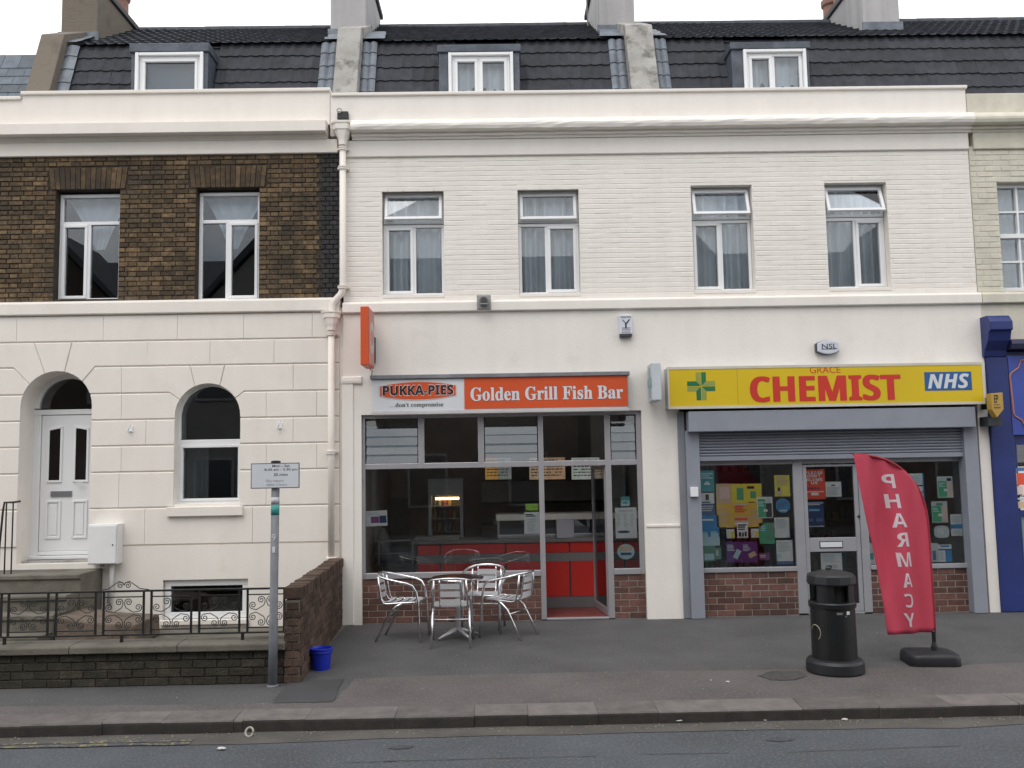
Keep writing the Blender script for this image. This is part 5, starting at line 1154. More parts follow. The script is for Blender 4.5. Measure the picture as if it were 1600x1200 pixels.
# =================================================================== things fixed to the walls
dp = empty('drainpipe', (XB, -.1, 0), 'cream painted drainpipe with two hopper heads between the houses', 'drainpipe')
yD = -.10; xt = X(535.5, 300, yD); xl = X(517.5, 700, yD); r_p = .042
zh = Z(536, 215, yD)
pts = [(xt, yD, Z(535, 222, yD)), (xt, yD, Z(537, 445, yD)), (xt-.005, yD, Z(537, 453, yD)), (xt-.03, yD, Z(537, 460, yD)), (xl+.06, yD, Z(520, 468, yD)), (xl+.02, yD, Z(520, 474, yD)), (xl, yD, Z(518, 484, yD)), (xl, yD, Z(518, 490, yD))]
obj('pipe', MB().tube(pts, r_p, 14), CREAM, dp, smooth=True)
obj('pipe', MB().tube([(xl, yD, Z(518, 515, yD)), (xl, yD, Z(518, 872, yD))], r_p, 14), CREAM, dp, smooth=True)
def hopper(cx, z0, z1, w):
    b = MB(); lv = [(z0, .05), (z0+(z1-z0)*.2, .052), (z0+(z1-z0)*.35, .07), (z0+(z1-z0)*.6, w*.36), (z0+(z1-z0)*.66, w*.44), (z0+(z1-z0)*.88, w*.46), (z0+(z1-z0)*.9, w*.52), (z1, w*.54)]
    n = 8; prof = lv
    k0 = len(b.v)
    for z, hw_ in prof:
        c_ = hw_*.55; yb = -.005
        b.v += [(cx-hw_, yb, z), (cx-hw_, yD-.02-(hw_-c_)*.35, z), (cx-c_, yD-.04-hw_*.45, z), (cx+c_, yD-.04-hw_*.45, z), (cx+hw_, yD-.02-(hw_-c_)*.35, z), (cx+hw_, yb, z)]
    for i in range(len(prof)-1):
        for j in range(6): q_ = (j+1) % 6; b.f.append((i*6+j, i*6+q_, (i+1)*6+q_, (i+1)*6+j)); b.m.append(0)
    b.f += [tuple(range(6)), tuple((len(prof)-1)*6+k for k in range(6))]; b.m += [0, 0]
    return obj('hopper_head', b, CREAM, dp, bev=.006)
hopper(xt, Z(536, 228, yD), Z(536, 192, yD), .29); hopper(xl, Z(518, 517, yD), Z(518, 487, yD), .24)
for (cx, py) in ((xt, 232), (xt, 262), (xt, 448), (xl, 521), (xl, 706), (xl, 873)):
    zz = Z(535 if cx == xt else 518, py, yD)
    obj('collar', MB().lathe([(r_p+.004, zz-.03), (r_p+.014, zz-.028), (r_p+.014, zz-.004), (r_p+.02, zz), (r_p+.02, zz+.014), (r_p+.004, zz+.018)], cx, yD, 14), CREAM, dp)
    box('pipe_ear', cx-.075, cx+.075, yD+.03, -.003, zz-.012, zz+.016, CREAM, dp)
orx_ = R(528, 176, 545, 189, -.03)
og = empty('rainwater_outlet', ((orx_[0]+orx_[1])/2, -.03, orx_[2]), 'dark square rainwater outlet in the parapet above the drainpipe hopper', 'outlet')
box('outlet_box', orx_[0], orx_[1], -.09, -.021, orx_[2], orx_[3], BLACKM, og, .01); obj('outlet_rim', MB().tube([(orx_[0]+.03+.03*math.cos(a*.6), -.1, orx_[3]-.0+.03*math.sin(a*.6)) for a in range(11)], .007, 6), mat('grey_wire', (.3, .3, .3), .5), og)

al = empty('alarm_box', P(978, 527, -.05), 'white rectangular alarm box with black emblem and dark base on the upper wall', 'alarm box')
ar = R(967.5, 492, 988, 522, -.11); ab = box('alarm_cover', ar[0], ar[1], -.115, YG-.002, ar[2], ar[3], mat('alarm_white', (.60, .63, .70), .4), al, .01)
box('alarm_base', ar[0]+.006, ar[1]-.006, -.105, YG-.003, ar[2]-.035, ar[2]-.001, mat('alarm_dark', (.05, .05, .065), .4), al, .006)
cxa, w_, h_ = (ar[0]+ar[1])/2, ar[1]-ar[0], ar[3]-ar[2]
text('YALFON', (ar[0]+.1*w_, ar[1]-.1*w_, ar[2]+.83*h_, ar[2]+.93*h_), -.1165, BLACK, ab, off=.02)
b = MB(); zc = ar[2]+.52*h_; b.prism([(cxa-.008, zc-.06), (cxa+.01, zc-.06), (cxa+.01, zc+.01), (cxa-.012, zc+.01)], -.118, -.1155); b.prism([(cxa-.004, zc+.006), (cxa-.046, zc+.055), (cxa-.038, zc+.06), (cxa+.004, zc+.012)], -.1185, -.1152); b.prism([(cxa, zc+.012), (cxa+.012, zc), (cxa+.056, zc+.056), (cxa+.046, zc+.068)], -.119, -.1154)
obj('emblem', b, BLACK, ab)
b = MB(); [b.box(ar[0]+.2*w_, ar[1]-.16*w_, -.118, -.1155, ar[2]+v*h_, ar[2]+(v+.035)*h_) for v in (.3, .2)]; [b.box(ar[0]+(.2+k*.11)*w_, ar[0]+(.26+k*.11)*w_, -.118, -.1155, ar[2]+.07*h_, ar[2]+.13*h_) for k in range(6)]; obj('small_print', b, mat('grey_print', (.13, .14, .17), .5), ab)
nl_ = empty('alarm_box', P(1295, 555, -.05), 'white lozenge-shaped alarm box lettered NSL above the chemist sign', 'alarm box')
nrr = R(1276, 531, 1312, 554, -.12); cxn, czn = (nrr[0]+nrr[1])/2, (nrr[2]+nrr[3])/2; hw_, hh_ = (nrr[1]-nrr[0])/2, (nrr[3]-nrr[2])/2
def loz(k, hw_=hw_, hh_=hh_): 
    top = [(cxn+hw_*k*(1-2*i/12), czn+hh_*k*(.55+.45*(1-(1-2*i/12)**2))) for i in range(13)]; return top+[(x, 2*czn-z) for x, z in reversed(top)]
nb0 = obj('alarm_base', MB().prism(loz(1.0), -.10, YG-.002), mat('alarm_slate', (.05, .06, .085), .4), nl_, bev=.006); nb1 = obj('alarm_cover', MB().prism(loz(.93), -.13, -.101), MATS['alarm_white'], nl_, bev=.008)
text('NSL', R(1284, 537, 1308, 545, -.13), -.1315, mat('alarm_slate', (.05, .06, .085)), nb1, off=.012); box('small_print', cxn-hw_*.6, cxn+hw_*.6, -.132, -.1305, czn-.03, czn-.022, MATS['alarm_slate'], nb1)
fl = empty('boiler_flue', P(756, 482, -.08), 'grey square wall vent with round flue on the string course', 'vent')
fr2 = R(745, 461, 767, 483, -.1); VG = mat('vent_grey', (.30, .30, .30), .5); fb_ = box('vent_plate', fr2[0], fr2[1], -.11, -.086, fr2[2], fr2[3], VG, fl, .008); cxf, czf_ = (fr2[0]+fr2[1])/2, (fr2[2]+fr2[3])/2
b = MB(); b.tube([(cxf, -.111, czf_), (cxf, -.17, czf_)], .06, 20); obj('flue_pipe', b, mat('flue_grey', (.16, .16, .16), .5), fb_); b = MB(); b.tube([(cxf, -.171, czf_+.01), (cxf, -.185, czf_+.01)], .04, 16); obj('flue_cowl', b, DARK, fb_); box('flue_bar', cxf-.05, cxf+.05, -.19, -.172, czf_-.045, czf_-.03, VG, fb_)
for i, (px, py) in enumerate(((204, 669), (437, 664))):
    c = P(px, py, -.03); e = empty('wall_hook', c, 'small white wall hook in the stucco %s' % ('between the front door and the arched window' if i == 0 else 'right of the arched window above the parking sign'), 'hook', 'hooks on the stucco wall')
    box('hook_plate', c.x-.025, c.x+.03, -.03, -.018, c.z-.05, c.z+.03, UPVC, e); obj('hook_arm', MB().tube([(c.x, -.03, c.z-.03), (c.x-.02, -.07, c.z-.05), (c.x+.01, -.10, c.z), (c.x+.03, -.10, c.z+.05)], .008, 6), UPVC, e)
mbx = empty('meter_box', P(162, 882, -.1), 'white meter box on the cream wall right of the steps', 'meter box')
mr_ = R(137, 819, 183, 882, -.2); MW = mat('meter_box_white', (.74, .745, .745), .5, .06, 2); mb_ = box('cabinet', mr_[0], mr_[1], -.195, -.021, mr_[2], mr_[3], MW, mbx, .008)
box('cabinet_door', mr_[0]+.012, mr_[1]-.012, -.21, -.197, mr_[2]+.012, mr_[3]-.02, MW, mbx, .005); box('keyhole', mr_[1]-.06, mr_[1]-.045, -.213, -.2105, (mr_[2]+mr_[3])/2-.02, (mr_[2]+mr_[3])/2, BLACKM, mbx)
x_ = X(172, 910, -.1); obj('conduit', MB().tube([(X(174, 885, -.1), -.08, mr_[2]), (x_, -.06, mr_[2]-.2), (X(168, 945, -.1), -.05, mr_[2]-.5)], .028, 10), MW, mbx, smooth=True); obj('supply_stub', MB().tube([(mr_[0]+.14, -.1, mr_[2]), (mr_[0]+.15, -.1, mr_[2]-.05)], .03, 8), CONC, mbx)
ep = empty('pay_sign', P(1566, 648, -.3), 'small yellow arrow-shaped projecting sign on the blue pilaster', 'sign')
a = X(1552, 640, -.45); c = X(1570, 640, -.45); z0, z1 = Z(1561, 652, -.45), Z(1561, 613, -.45)
YS = mat('ochre_sign', (.46, .29, .06), .5, .12, 4)
es = obj('sign_face', MB().prism([(a, z0+.1), (a+.06, z0), (a+.15, z0+.1), (a+.15, z1), (a, z1-.01)], -.42, -.30), YS, ep, bev=.004); text('EP', (a+.035, a+.09, z1-.13, z1-.03), -.4215, BLACK, es, off=.02)
b = MB(); b.box(a+.03, a+.1, -.422, -.4205, z1-.16, z1-.15); b.box(a+.025, a+.11, -.422, -.4205, z1-.2, z1-.185); obj('small_print', b, mat('brown_print', (.1, .07, .04), .5), es); box('sign_bracket', a+.05, a+.13, -.30, -.071, z0+.12, z1-.05, BLACKM, ep); box('bracket_box', a+.02, a+.2, -.28, -.071, z0-.1, z0+.02, mat('dark_bracket_box', (.04, .045, .05), .5), ep)

# =================================================================== front garden of the brick house
YGW = -3.12; gx1 = X(443, 1030, YGW)
struct(box('garden_floor', -9.5, XB+.05, -3.0, -.0, -.3, .006, STEPC, None))
gwl = empty('garden_wall', (-4.8, YGW, 0), 'low dark mossy brick garden wall with a concrete coping along the pavement', 'wall')
wz1 = Z(200, 1020, YGW)
core = box('wall_core', -7.6, gx1, YGW+.012, YGW+.22, -.05, wz1, MORTAR_D, gwl); bricks(core, layout(-7.6, gx1, .0, wz1-.003, []), YGW, DBRICK, jitter=.006)
for i in range(6):
    x0 = gx1+.02-1.0*(i+1); obj('coping_slab', MB().profile([(YGW-.045, wz1+.003), (YGW-.045, wz1+.06), (YGW-.03, wz1+.075), (YGW+.25, wz1+.085), (YGW+.26, wz1+.003)], x0+.004, x0+1.0), STEPC, gwl, bev=.008)
ztop = wz1+.085
# railing
YR = YGW+.10
rl = empty('garden_railing', (-3.5, YR, ztop), 'black wrought iron railing with scrolls on the low garden wall', 'railing')
zr0, zr1 = Z(225, 991.5, YR), Z(225, 923, YR); xr0, xr1 = -7.4, X(446, 950, YR)
obj('top_rail', MB().box(xr0, xr1, YR-.012, YR+.012, zr1-.01, zr1+.008), BLACKM, rl, bev=.003); obj('bottom_rail', MB().box(xr0, xr1, YR-.01, YR+.01, zr0-.008, zr0+.008), BLACKM, rl, bev=.003)
ups = [X(p, 955, YR) for p in (2, 13.5, 75, 88, 149.6, 162, 224.4, 236.5, 298.8, 311.6, 374, 386.8, 444)]
per = ups[3]-ups[1]
while ups[0] > xr0+.1: ups = [ups[0]-per+(ups[1]-ups[0]) - (ups[1]-ups[0])] + ups if len(ups) % 2 else [ups[1]-per-0.0]+ups
for x in ups: obj('upright', MB().box(x-.009, x+.009, YR-.009, YR+.009, zr0+.008, zr1-.01), BLACKM, rl)
for x in (X(7, 1000, YR), X(190, 1000, YR), X(379, 995, YR)): obj('foot', MB().box(x-.012, x+.012, YR-.012, YR+.012, ztop-.01, zr0-.008), BLACKM, rl)
def spiral(cx, cz, r, a0, turns, sgn, n=26): return [(cx+r*(1-.85*i/n)*math.cos(a0+sgn*turns*2*math.pi*i/n), cz+r*(1-.85*i/n)*math.sin(a0+sgn*turns*2*math.pi*i/n)) for i in range(n+1)]
pan = [(X(p, 955, YR), X(q_, 955, YR)) for p, q_ in ((13.5, 75), (88, 149.6), (162, 224.4), (236.5, 298.8), (311.6, 374), (386.8, 444))]
for a, c in pan:
    za, zb = zr0+.05, zr1-.06; cx, cz = (a+c)/2, (za+zb)/2; hw_ = (c-a)/2
    box('inner_rail', a+.009, c-.009, YR-.006, YR+.006, zb, zb+.01, BLACKM, rl); box('inner_rail', a+.009, c-.009, YR-.006, YR+.006, za-.01, za, BLACKM, rl)
    for sx in (-1, 1):
        for sz in (-1, 1):
            r1_ = .036
            s1 = spiral(0, 0, r1_, math.pi*.0, 1.6, 1)
            # C-scroll: curl by the centre line, long sweep, curl by the upright
            c1 = (.045, (zb-cz)-.045); c2 = (hw_-.05, .055)
            curl1 = [(c1[0]+x, c1[1]+y) for x, y in [(px_*-1, pz_) for px_, pz_ in spiral(0, 0, r1_, 0, 1.6, 1)]][::-1]
            curl2 = [(c2[0]+x, c2[1]+y) for x, y in spiral(0, 0, r1_, -math.pi/2, 1.6, 1)]
            path = curl1+[(c1[0]-.037, c1[1]-.02), (.02, c1[1]-.05), (.05, .035), (.09, .012)]+curl2
            obj('scroll', MB().tube([(cx+sx*x, YR, cz+sz*z) for x, z in path], .0045, 5), BLACKM, rl, smooth=True)
cx = (pan[2][0]+pan[2][1])/2
for sx in (-1, 1):
    path = [(x, z) for x, z in [(.035-px_, .05+pz_) for px_, pz_ in spiral(0, 0, .033, 0, 1.6, 1)]][::-1]+[(.012, .075), (.05, .088), (.09, .06), (.15, .018), (.24, .006)]
    obj('crest_scroll', MB().tube([(cx+sx*x, YR, zr1+z+.004) for x, z in path], .0045, 5), BLACKM, rl, smooth=True)
# brick party wall running back to the house
pwz = .93
pw = empty('party_garden_wall', (X(476, 1000, -2.96), YGW, 0), 'brown brick wall with stepped brick top running from the pavement to the house', 'wall')
xw0, xw1 = gx1+.005, X(476, 1000, -2.96); yw0 = YGW+.02-.03; yw1 = -.06
core = obj('wall_core', MB().box(xw0+.012, xw1-.012, yw0+.012, yw1, -.05, .76), MORTAR_L if False else mat('brown_mortar', (.13, .115, .095), .95, .2, 6, .4, 90), pw)
for (a, b_, c, d) in layout(xw0, xw1, .0, .745, [], bl=.105): 
    o = bpy.data.objects.new('brick', brick_mesh(round((b_-a)/.005)*.005-.0005, .1, round(d-c, 3), GBRICK)); link(o, core); o.location = ((a+b_)/2, yw0+random.uniform(-.004, .004), (c+d)/2)
for (a, b_, c, d) in layout(yw0+.02, yw1, .0, .745, []):
    o = bpy.data.objects.new('brick', brick_mesh(round((b_-a)/.005)*.005-.0005, .04, round(d-c, 3), GBRICK)); link(o, core); o.location = (xw1+random.uniform(-.004, .004), (a+b_)/2, (c+d)/2); o.rotation_euler.z = math.pi/2
for (a, b_, c, d) in layout(yw0+.02, yw1, .0, .745, []):
    o = bpy.data.objects.new('brick', brick_mesh(round((b_-a)/.005)*.005-.0005, .04, round(d-c, 3), GBRICK)); link(o, core); o.location = (xw0+random.uniform(-.002, .002), (a+b_)/2, (c+d)/2); o.rotation_euler.z = -math.pi/2
yy = yw0; bm_ = bmesh.new(); bmesh.ops.create_cube(bm_, size=1); bmesh.ops.scale(bm_, vec=(xw1-xw0+.01, .068, .11), verts=bm_.verts); bmesh.ops.bevel(bm_, geom=bm_.edges, offset=.006, segments=1, affect='EDGES')
cbm = bpy.data.meshes.new('coping_brick'); bm_.to_mesh(cbm); bm_.free(); cbm.materials.append(GBRICK)
while yy < yw1-.03:
    o = bpy.data.objects.new('coping_brick', cbm); link(o, core); o.location = ((xw0+xw1)/2+random.uniform(-.006, .006), yy+.04, .825-.03*(yy-yw0)/(yw1-yw0)+random.uniform(-.008, .008)); o.rotation_euler = (random.uniform(-.06, .06), random.uniform(-.03, .03), random.uniform(-.03, .03)); yy += .079
pw.rotation_euler.z = .047
# steps, flank and handrail
st = empty('front_steps', (-6.1, -.8, 0), 'worn mossy concrete steps up to the white front door', 'steps')
xs1 = X(134, 893, -.5)
lev = [(.775, -.62, .12), (.565, -.92, -.62), (.385, -1.2, -.92), (.19, -1.5, -1.2)]
for i, (z, y0, y1) in enumerate(lev):
    x1 = xs1-(0, .02, .03, .05)[i]
    obj('step', MB().profile([(y0, .004), (y0, z-.07), (y0-.025, z-.055), (y0-.025, z-.01), (y0-.01, z), (y1 if i else -.022, z), (y1 if i else -.022, .004)], -8.2, x1), STEPC, st, bev=.008)
box('door_step_infill', DA[0]+.004, DA[1]-.004, -.02, .119, .5, .772, STEPC, st)
fk = obj('step_flank', MB().prism([(xs1+.0, .008), (X(226, 990, -1.0), .008), (X(224, 957, -1.0), .26), (X(150, 957, -1.0), .30), (xs1+.0, .36)], -1.25, -.5), mat('brown_rubble_concrete', (.15, .115, .09), .95, .3, 5, .7, 40, dirt=(.05, .045, .035), dscale=3, damt=.6), st, bev=.02)
hr = empty('handrail', (-6.5, -.4, .78), 'black iron handrail bars at the top of the steps by the left edge', 'handrail')
yh = -.5; zt_ = Z(15, 785, yh); zb = .776
for p in (8.5, 19): obj('baluster', MB().tube([(X(p, 840, yh), yh, zb), (X(p, 840, yh), yh, zt_)], .009, 8), BLACKM, hr)
obj('rail', MB().tube([(X(1, 890, yh), yh-.05, zb-.3), (X(1, 830, yh), yh-.02, zb+.3), (X(5, 790, yh), yh, zt_-.1), (X(7, 786, yh), yh, zt_), (X(20, 785, yh), yh, zt_), (X(32, 783.5, yh), yh, zt_+.012)], .013, 8), BLACKM, hr)
# =================================================================== street furniture
pp = P(426, 1066, -3.24); po = empty('parking_sign', (pp.x, pp.y, 0), 'white parking restriction plate on a grey post in front of the brick house', 'sign')
PG = mat('grey_galvanised_post', (.16, .17, .19), .5, .2, 5, dirt=(.1, .09, .08), dscale=6, damt=.4)
pt = P(431, 722, pp.y)
lean = lambda z: pp.x+(pt.x-pp.x)*z/pt.z
obj('post', MB().tube([(pp.x, pp.y, 0), (lean(.6), pp.y, .6), (lean(.61), pp.y, .61), (pt.x, pp.y, pt.z)], [.042, .042, .038, .038], 16), PG, po, smooth=True); obj('post_cap', MB().lathe([(.045, pt.z-.012), (.045, pt.z+.008), (.03, pt.z+.014)], pt.x, pp.y, 16), BLACKM, po)
obj('base_collar', MB().lathe([(.055, .001), (.055, .012), (.043, .02)], pp.x, pp.y, 16), PG, po)
yq = pp.y-.052; pl = R(392, 723.5, 468, 763, yq)
plt = box('sign_plate', pl[0], pl[1], yq-.002, yq+.006, pl[2], pl[3], mat('plate_edge', (.08, .09, .1), .5), po, .002); pf = box('plate_face', pl[0]+.008, pl[1]-.008, yq-.0045, yq-.0025, pl[2]+.008, pl[3]-.008, mat('faded_plate_white', (.62, .65, .69), .5, .04, 3), plt)
W_, H_ = pl[1]-pl[0], pl[3]-pl[2]; sg = lambda u0, v0, u1, v1: (pl[0]+u0*W_, pl[0]+u1*W_, pl[2]+v0*H_, pl[2]+v1*H_)
FK = mat('faded_black_print', (.10, .11, .14), .6)
FK2 = mat('very_faded_print', (.26, .28, .32), .6)
text('Mon - Sat', sg(.44, .84, .80, .94), yq-.006, FK, pf, off=.01); text('8.30 am - 5.30 pm', sg(.28, .67, .96, .79), yq-.006, FK, pf, off=.012); text('20 mins', sg(.47, .49, .76, .60), yq-.006, FK, pf, off=.01); text('No return', sg(.32, .25, .68, .36), yq-.006, FK2, pf); text('within 2 hours', sg(.32, .10, .74, .20), yq-.006, FK2, pf)
for (z0, z1, c, nme) in ((1.665, 1.73, 'pale_sticker', (.5, .47, .52)), (1.565, 1.66, 'green_blue_sticker', (.04, .28, .26))):
    zc = (z0+z1)/2; obj('sticker', MB().tube([(lean(z0), pp.y, z0), (lean(z1), pp.y, z1)], .0392, 16), mat(c, nme, .5, .3, 14), po, smooth=True)
text('9', (lean(1.36)-.018, lean(1.36)+.018, 1.33, 1.39), pp.y-.041, PAPER, po, name='chalk_mark'); text('1', (lean(1.25)-.012, lean(1.25)+.014, 1.22, 1.275), pp.y-.041, PAPER, po, name='chalk_mark')
bk = G(499, 1049); bu = empty('bucket', (bk.x, bk.y+.1, 0), 'small royal blue plastic bucket at the foot of the brick garden wall', 'bucket')
BB = mat('royal_blue_plastic', (.012, .03, .42), .35, .05)
obj('pail', MB().lathe([(.085, .001), (.105, .19), (.113, .193), (.113, .208), (.106, .21), (.100, .19), (.082, .012)], bk.x, bk.y+.1, 28), BB, bu, smooth=False); obj('rim_band', MB().lathe([(.107, .165), (.112, .168), (.112, .176), (.108, .18)], bk.x, bk.y+.1, 28), BB, bu)
# litter bin
bp_ = G(1303, 1060); bcy = bp_.y+.26; bcx = P(1302, 980, bcy).x
bn = empty('litter_bin', (bcx, bcy, 0), 'black round litter bin with overhanging lid on the pavement outside the chemist', 'bin')
BL = mat('black_bin_plastic', (.006, .007, .008), .42, .25, 5, .15, 60); BL2 = mat('dark_grey_bin_lid', (.012, .0135, .016), .5, .2, 5)
obj('base', MB().lathe([(.258, .001), (.265, .02), (.262, .10), (.245, .125), (.21, .135)], bcx, bcy, 40), BL2, bn, smooth=False)
obj('drum', MB().lathe([(.205, .13), (.203, .60), (.215, .605), (.218, .645), (.212, .655), (.2, .66)], bcx, bcy, 40), BL, bn)
inner = obj('liner', MB().lathe([(.14, .655), (.14, .82)], bcx, bcy, 24), mat('bin_dark_void', (.006, .006, .006), .8), bn)
for k in range(4):
    a0 = math.radians(45+90*k+8); b = MB(); wd = math.radians(24)
    for i in range(6):
        t0, t1 = a0-wd+2*wd*i/6, a0-wd+2*wd*(i+1)/6
        b.prism([(0, 0)]*3, 0, 0) if False else None
        p = lambda r, t, z: (bcx+r*math.cos(t), bcy+r*math.sin(t), z)
        b.face([p(.198, t0, .655), p(.198, t1, .655), p(.198, t1, .83), p(.198, t0, .83)]); b.face([p(.18, t0, .655), p(.18, t0, .83), p(.18, t1, .83), p(.18, t1, .655)])
    b.face([p(.198, a0-wd, .655), p(.198, a0-wd, .83), p(.18, a0-wd, .83), p(.18, a0-wd, .655)]); b.face([p(.198, a0+wd, .655), p(.18, a0+wd, .655), p(.18, a0+wd, .83), p(.198, a0+wd, .83)])
    obj('lid_support', b, BL, bn, fix=False)
obj('lid', MB().lathe([(.19, .815), (.222, .818), (.228, .83), (.222, .895), (.205, .912), (.10, .94), (.03, .95)], bcx, bcy, 12), BL2, bn)
obj('lid_knob', MB().lathe([(.025, .945), (.028, .965), (.018, .975)], bcx-.02, bcy, 12), mat('teal_black_knob', (.02, .035, .035), .4), bn)
def on_drum(ang, z, w, h, m, nme, r=.2062):
    b = MB(); hw_ = w/2/r
    for i in range(4):
        t0, t1 = ang-hw_+2*hw_*i/4, ang-hw_+2*hw_*(i+1)/4
        b.face([(bcx+r*math.cos(t), bcy+r*math.sin(t), zz) for t, zz in ((t0, z), (t1, z), (t1, z+h), (t0, z+h))])
    obj(nme, b, m, bn, fix=False)
on_drum(math.radians(-92), .555, .055, .022, mat('grey_bin_print', (.14, .14, .14), .5), 'bin_label'); on_drum(math.radians(-68), .555, .035, .03, PAPER, 'bin_sticker'); on_drum(math.radians(-75), .535, .022, .012, MATS['grey_bin_print'], 'bin_lock')
b = MB(); GOLD = mat('faded_gold_emblem', (.34, .32, .24), .5)
b.tube([(bcx+.2075*math.cos(math.radians(-160)+.30*math.cos(t)), bcy+.2075*math.sin(math.radians(-160)+.30*math.cos(t)), .38+.07*math.sin(t)) for t in [i*math.pi/10-.3*math.pi for i in range(13)]], .004, 5); obj('bin_emblem', b, GOLD, bn)

# feather flag
fgb = G(1461, 1036); fY = -2.83
fe = empty('feather_flag', (P(1461, 1020, fY).x, fY, 0), 'red feather flag lettered PHARMACY in reverse on a black base outside the chemist', 'flag')
RF = mat('red_flag_cloth', (.51, .055, .095), .8, .05, 3)
right = [(1333, 710), (1350, 711), (1368, 714), (1385, 719), (1400, 727), (1413, 737), (1424, 749), (1434, 763), (1441, 778), (1446, 795), (1449, 815), (1451, 840), (1453, 870), (1455, 900), (1457, 930), (1459, 960), (1460, 984), (1460, 988)]
left = [(1333, 711), (1335, 722), (1337, 734), (1339, 746), (1342, 762), (1345, 779), (1348, 795), (1352, 812), (1356, 829), (1361, 846), (1365, 862), (1369, 879), (1373, 897), (1376, 915), (1379, 933), (1382, 955), (1384, 978), (1386, 991)]
def resample(pts, n):
    v = [Vector(p) for p in pts]; ds = [0]
    for a, b_ in zip(v, v[1:]): ds.append(ds[-1]+(b_-a).length)
    o_ = []
    for k in range(n+1):
        t = ds[-1]*k/n; i = max(j for j in range(len(ds)) if ds[j] <= t+1e-9); i = min(i, len(v)-2); f_ = (t-ds[i])/(ds[i+1]-ds[i]); o_.append(v[i].lerp(v[i+1], f_))
    return o_
fr0, fl0 = resample(right, 40), resample(left, 40)
fxr = fe.location.x
def flag_y(x, z):
    u = (fxr-x); return fY+.04*math.sin(u*13+z*1.5)*min(1, u*4)*(1.2-.25*z)+.022*math.sin(u*27-z*3)*min(1, u*5)+.002*math.sin(u*45+z*9)*min(1, u*9)
b = MB(); NU = 40
for j in range(41):
    pr_, pl_ = P(fr0[j].x, fr0[j].y, fY), P(fl0[j].x, fl0[j].y, fY)
    for i in range(NU+1):
        q_ = pr_.lerp(pl_, i/NU); b.v.append((q_.x, flag_y(q_.x, q_.z), q_.z))
for j in range(40):
    for i in range(NU): a = j*(NU+1)+i; b.f.append((a, a+1, a+NU+2, a+NU+1)); b.m.append(0)
fc = obj('flag_cloth', b, RF, fe, smooth=True, fix=False); sd = fc.modifiers.new('t', 'SOLIDIFY'); sd.thickness = .0015
pole = [(fe.location.x, fY+.01, .13)]+[tuple(P(p.x+.5, p.y-.3, fY)+Vector((0, .012, 0))) for p in reversed(fr0)]
obj('pole', MB().tube(pole, [.013]+[.008]*len(fr0), 8), mat('flag_pole_dark', (.02, .02, .02), .5), fe)
sv = [tuple(P(p.x+1.2, p.y, fY)+Vector((0, .008, 0))) for p in fr0]; obj('pole_sleeve', MB().tube(sv, .013, 8), mat('dark_red_sleeve', (.28, .015, .03), .75), fe, smooth=True)
LT = mat('pale_flag_lettering', (.60, .50, .54), .7, .06)
for ch_, (px, py), tl in zip('PHARMACY', ((1389, 752), (1395, 783), (1404, 813), (1408, 843), (1411, 874), (1415, 906), (1417.5, 937), (1419, 968)), range(8)):
    wpx, hpx = (20, 22, 24, 21, 23, 17, 15, 17)[tl], 22
    r4 = R(px-wpx/2, py-hpx/2, px+wpx/2, py+hpx/2, fY); me = text(chr(0x1D5D4+ord(ch_)-65), r4, fY, LT, fe, name='letter', off=.0, mirror=True)
    bmm = bmesh.new(); bmm.from_mesh(me.data); bmesh.ops.triangulate(bmm, faces=bmm.faces)
    for _ in range(2): bmesh.ops.subdivide_edges(bmm, edges=[e_ for e_ in bmm.edges if e_.calc_length() > .03], cuts=1, use_grid_fill=True)
    sk = .10
    for v in bmm.verts: v.co.x += (v.co.z-(r4[2]+r4[3])/2)*-sk; v.co.y = flag_y(v.co.x, v.co.z)-.004
    bmm.to_mesh(me.data); bmm.free()
BW_ = mat('black_rubber_base', (.016, .017, .021), .5, .2, 6)
bx0, bx1 = P(1422, 1030, fY-.1).x, P(1499, 1030, fY-.1).x
def rrect(w_, d_, r_, n=6):
    o_ = []
    for cx, cy, a0 in ((w_/2-r_, d_/2-r_, 0), (-w_/2+r_, d_/2-r_, 90), (-w_/2+r_, -d_/2+r_, 180), (w_/2-r_, -d_/2+r_, 270)):
        o_ += [(cx+r_*math.cos(math.radians(a0+90*i/n)), cy+r_*math.sin(math.radians(a0+90*i/n))) for i in range(n+1)]
    return o_
b = MB(); rings = [(1.0, -.055), (1.015, -.045), (1.0, .02), (.975, .043), (.93, .054), (.55, .062), (.12, .064)]
for k_, z in rings: b.v += [(x*k_, y*k_, z) for x, y in rrect(bx1-bx0, .42, .09)]
n = 28
for i in range(len(rings)-1):
    for j in range(n): b.f.append((i*n+j, i*n+(j+1) % n, (i+1)*n+(j+1) % n, (i+1)*n+j)); b.m.append(0)
b.f += [tuple(range(n-1, -1, -1)), tuple((len(rings)-1)*n+j for j in range(n))]; b.m += [0, 0]
me = b.mesh('base', True)
bs = obj('base', me, BW_, fe); bs.matrix_parent_inverse = Matrix.Identity(4); bs.location = Vector(((bx0+bx1)/2, fY, .056))-fe.location; bs.rotation_euler.z = math.radians(-6)
obj('socket', MB().lathe([(.035, .11), (.03, .16), (.018, .2), (.02, .3), (.012, .31)], fe.location.x, fY+.005, 12), BLACKM, fe)

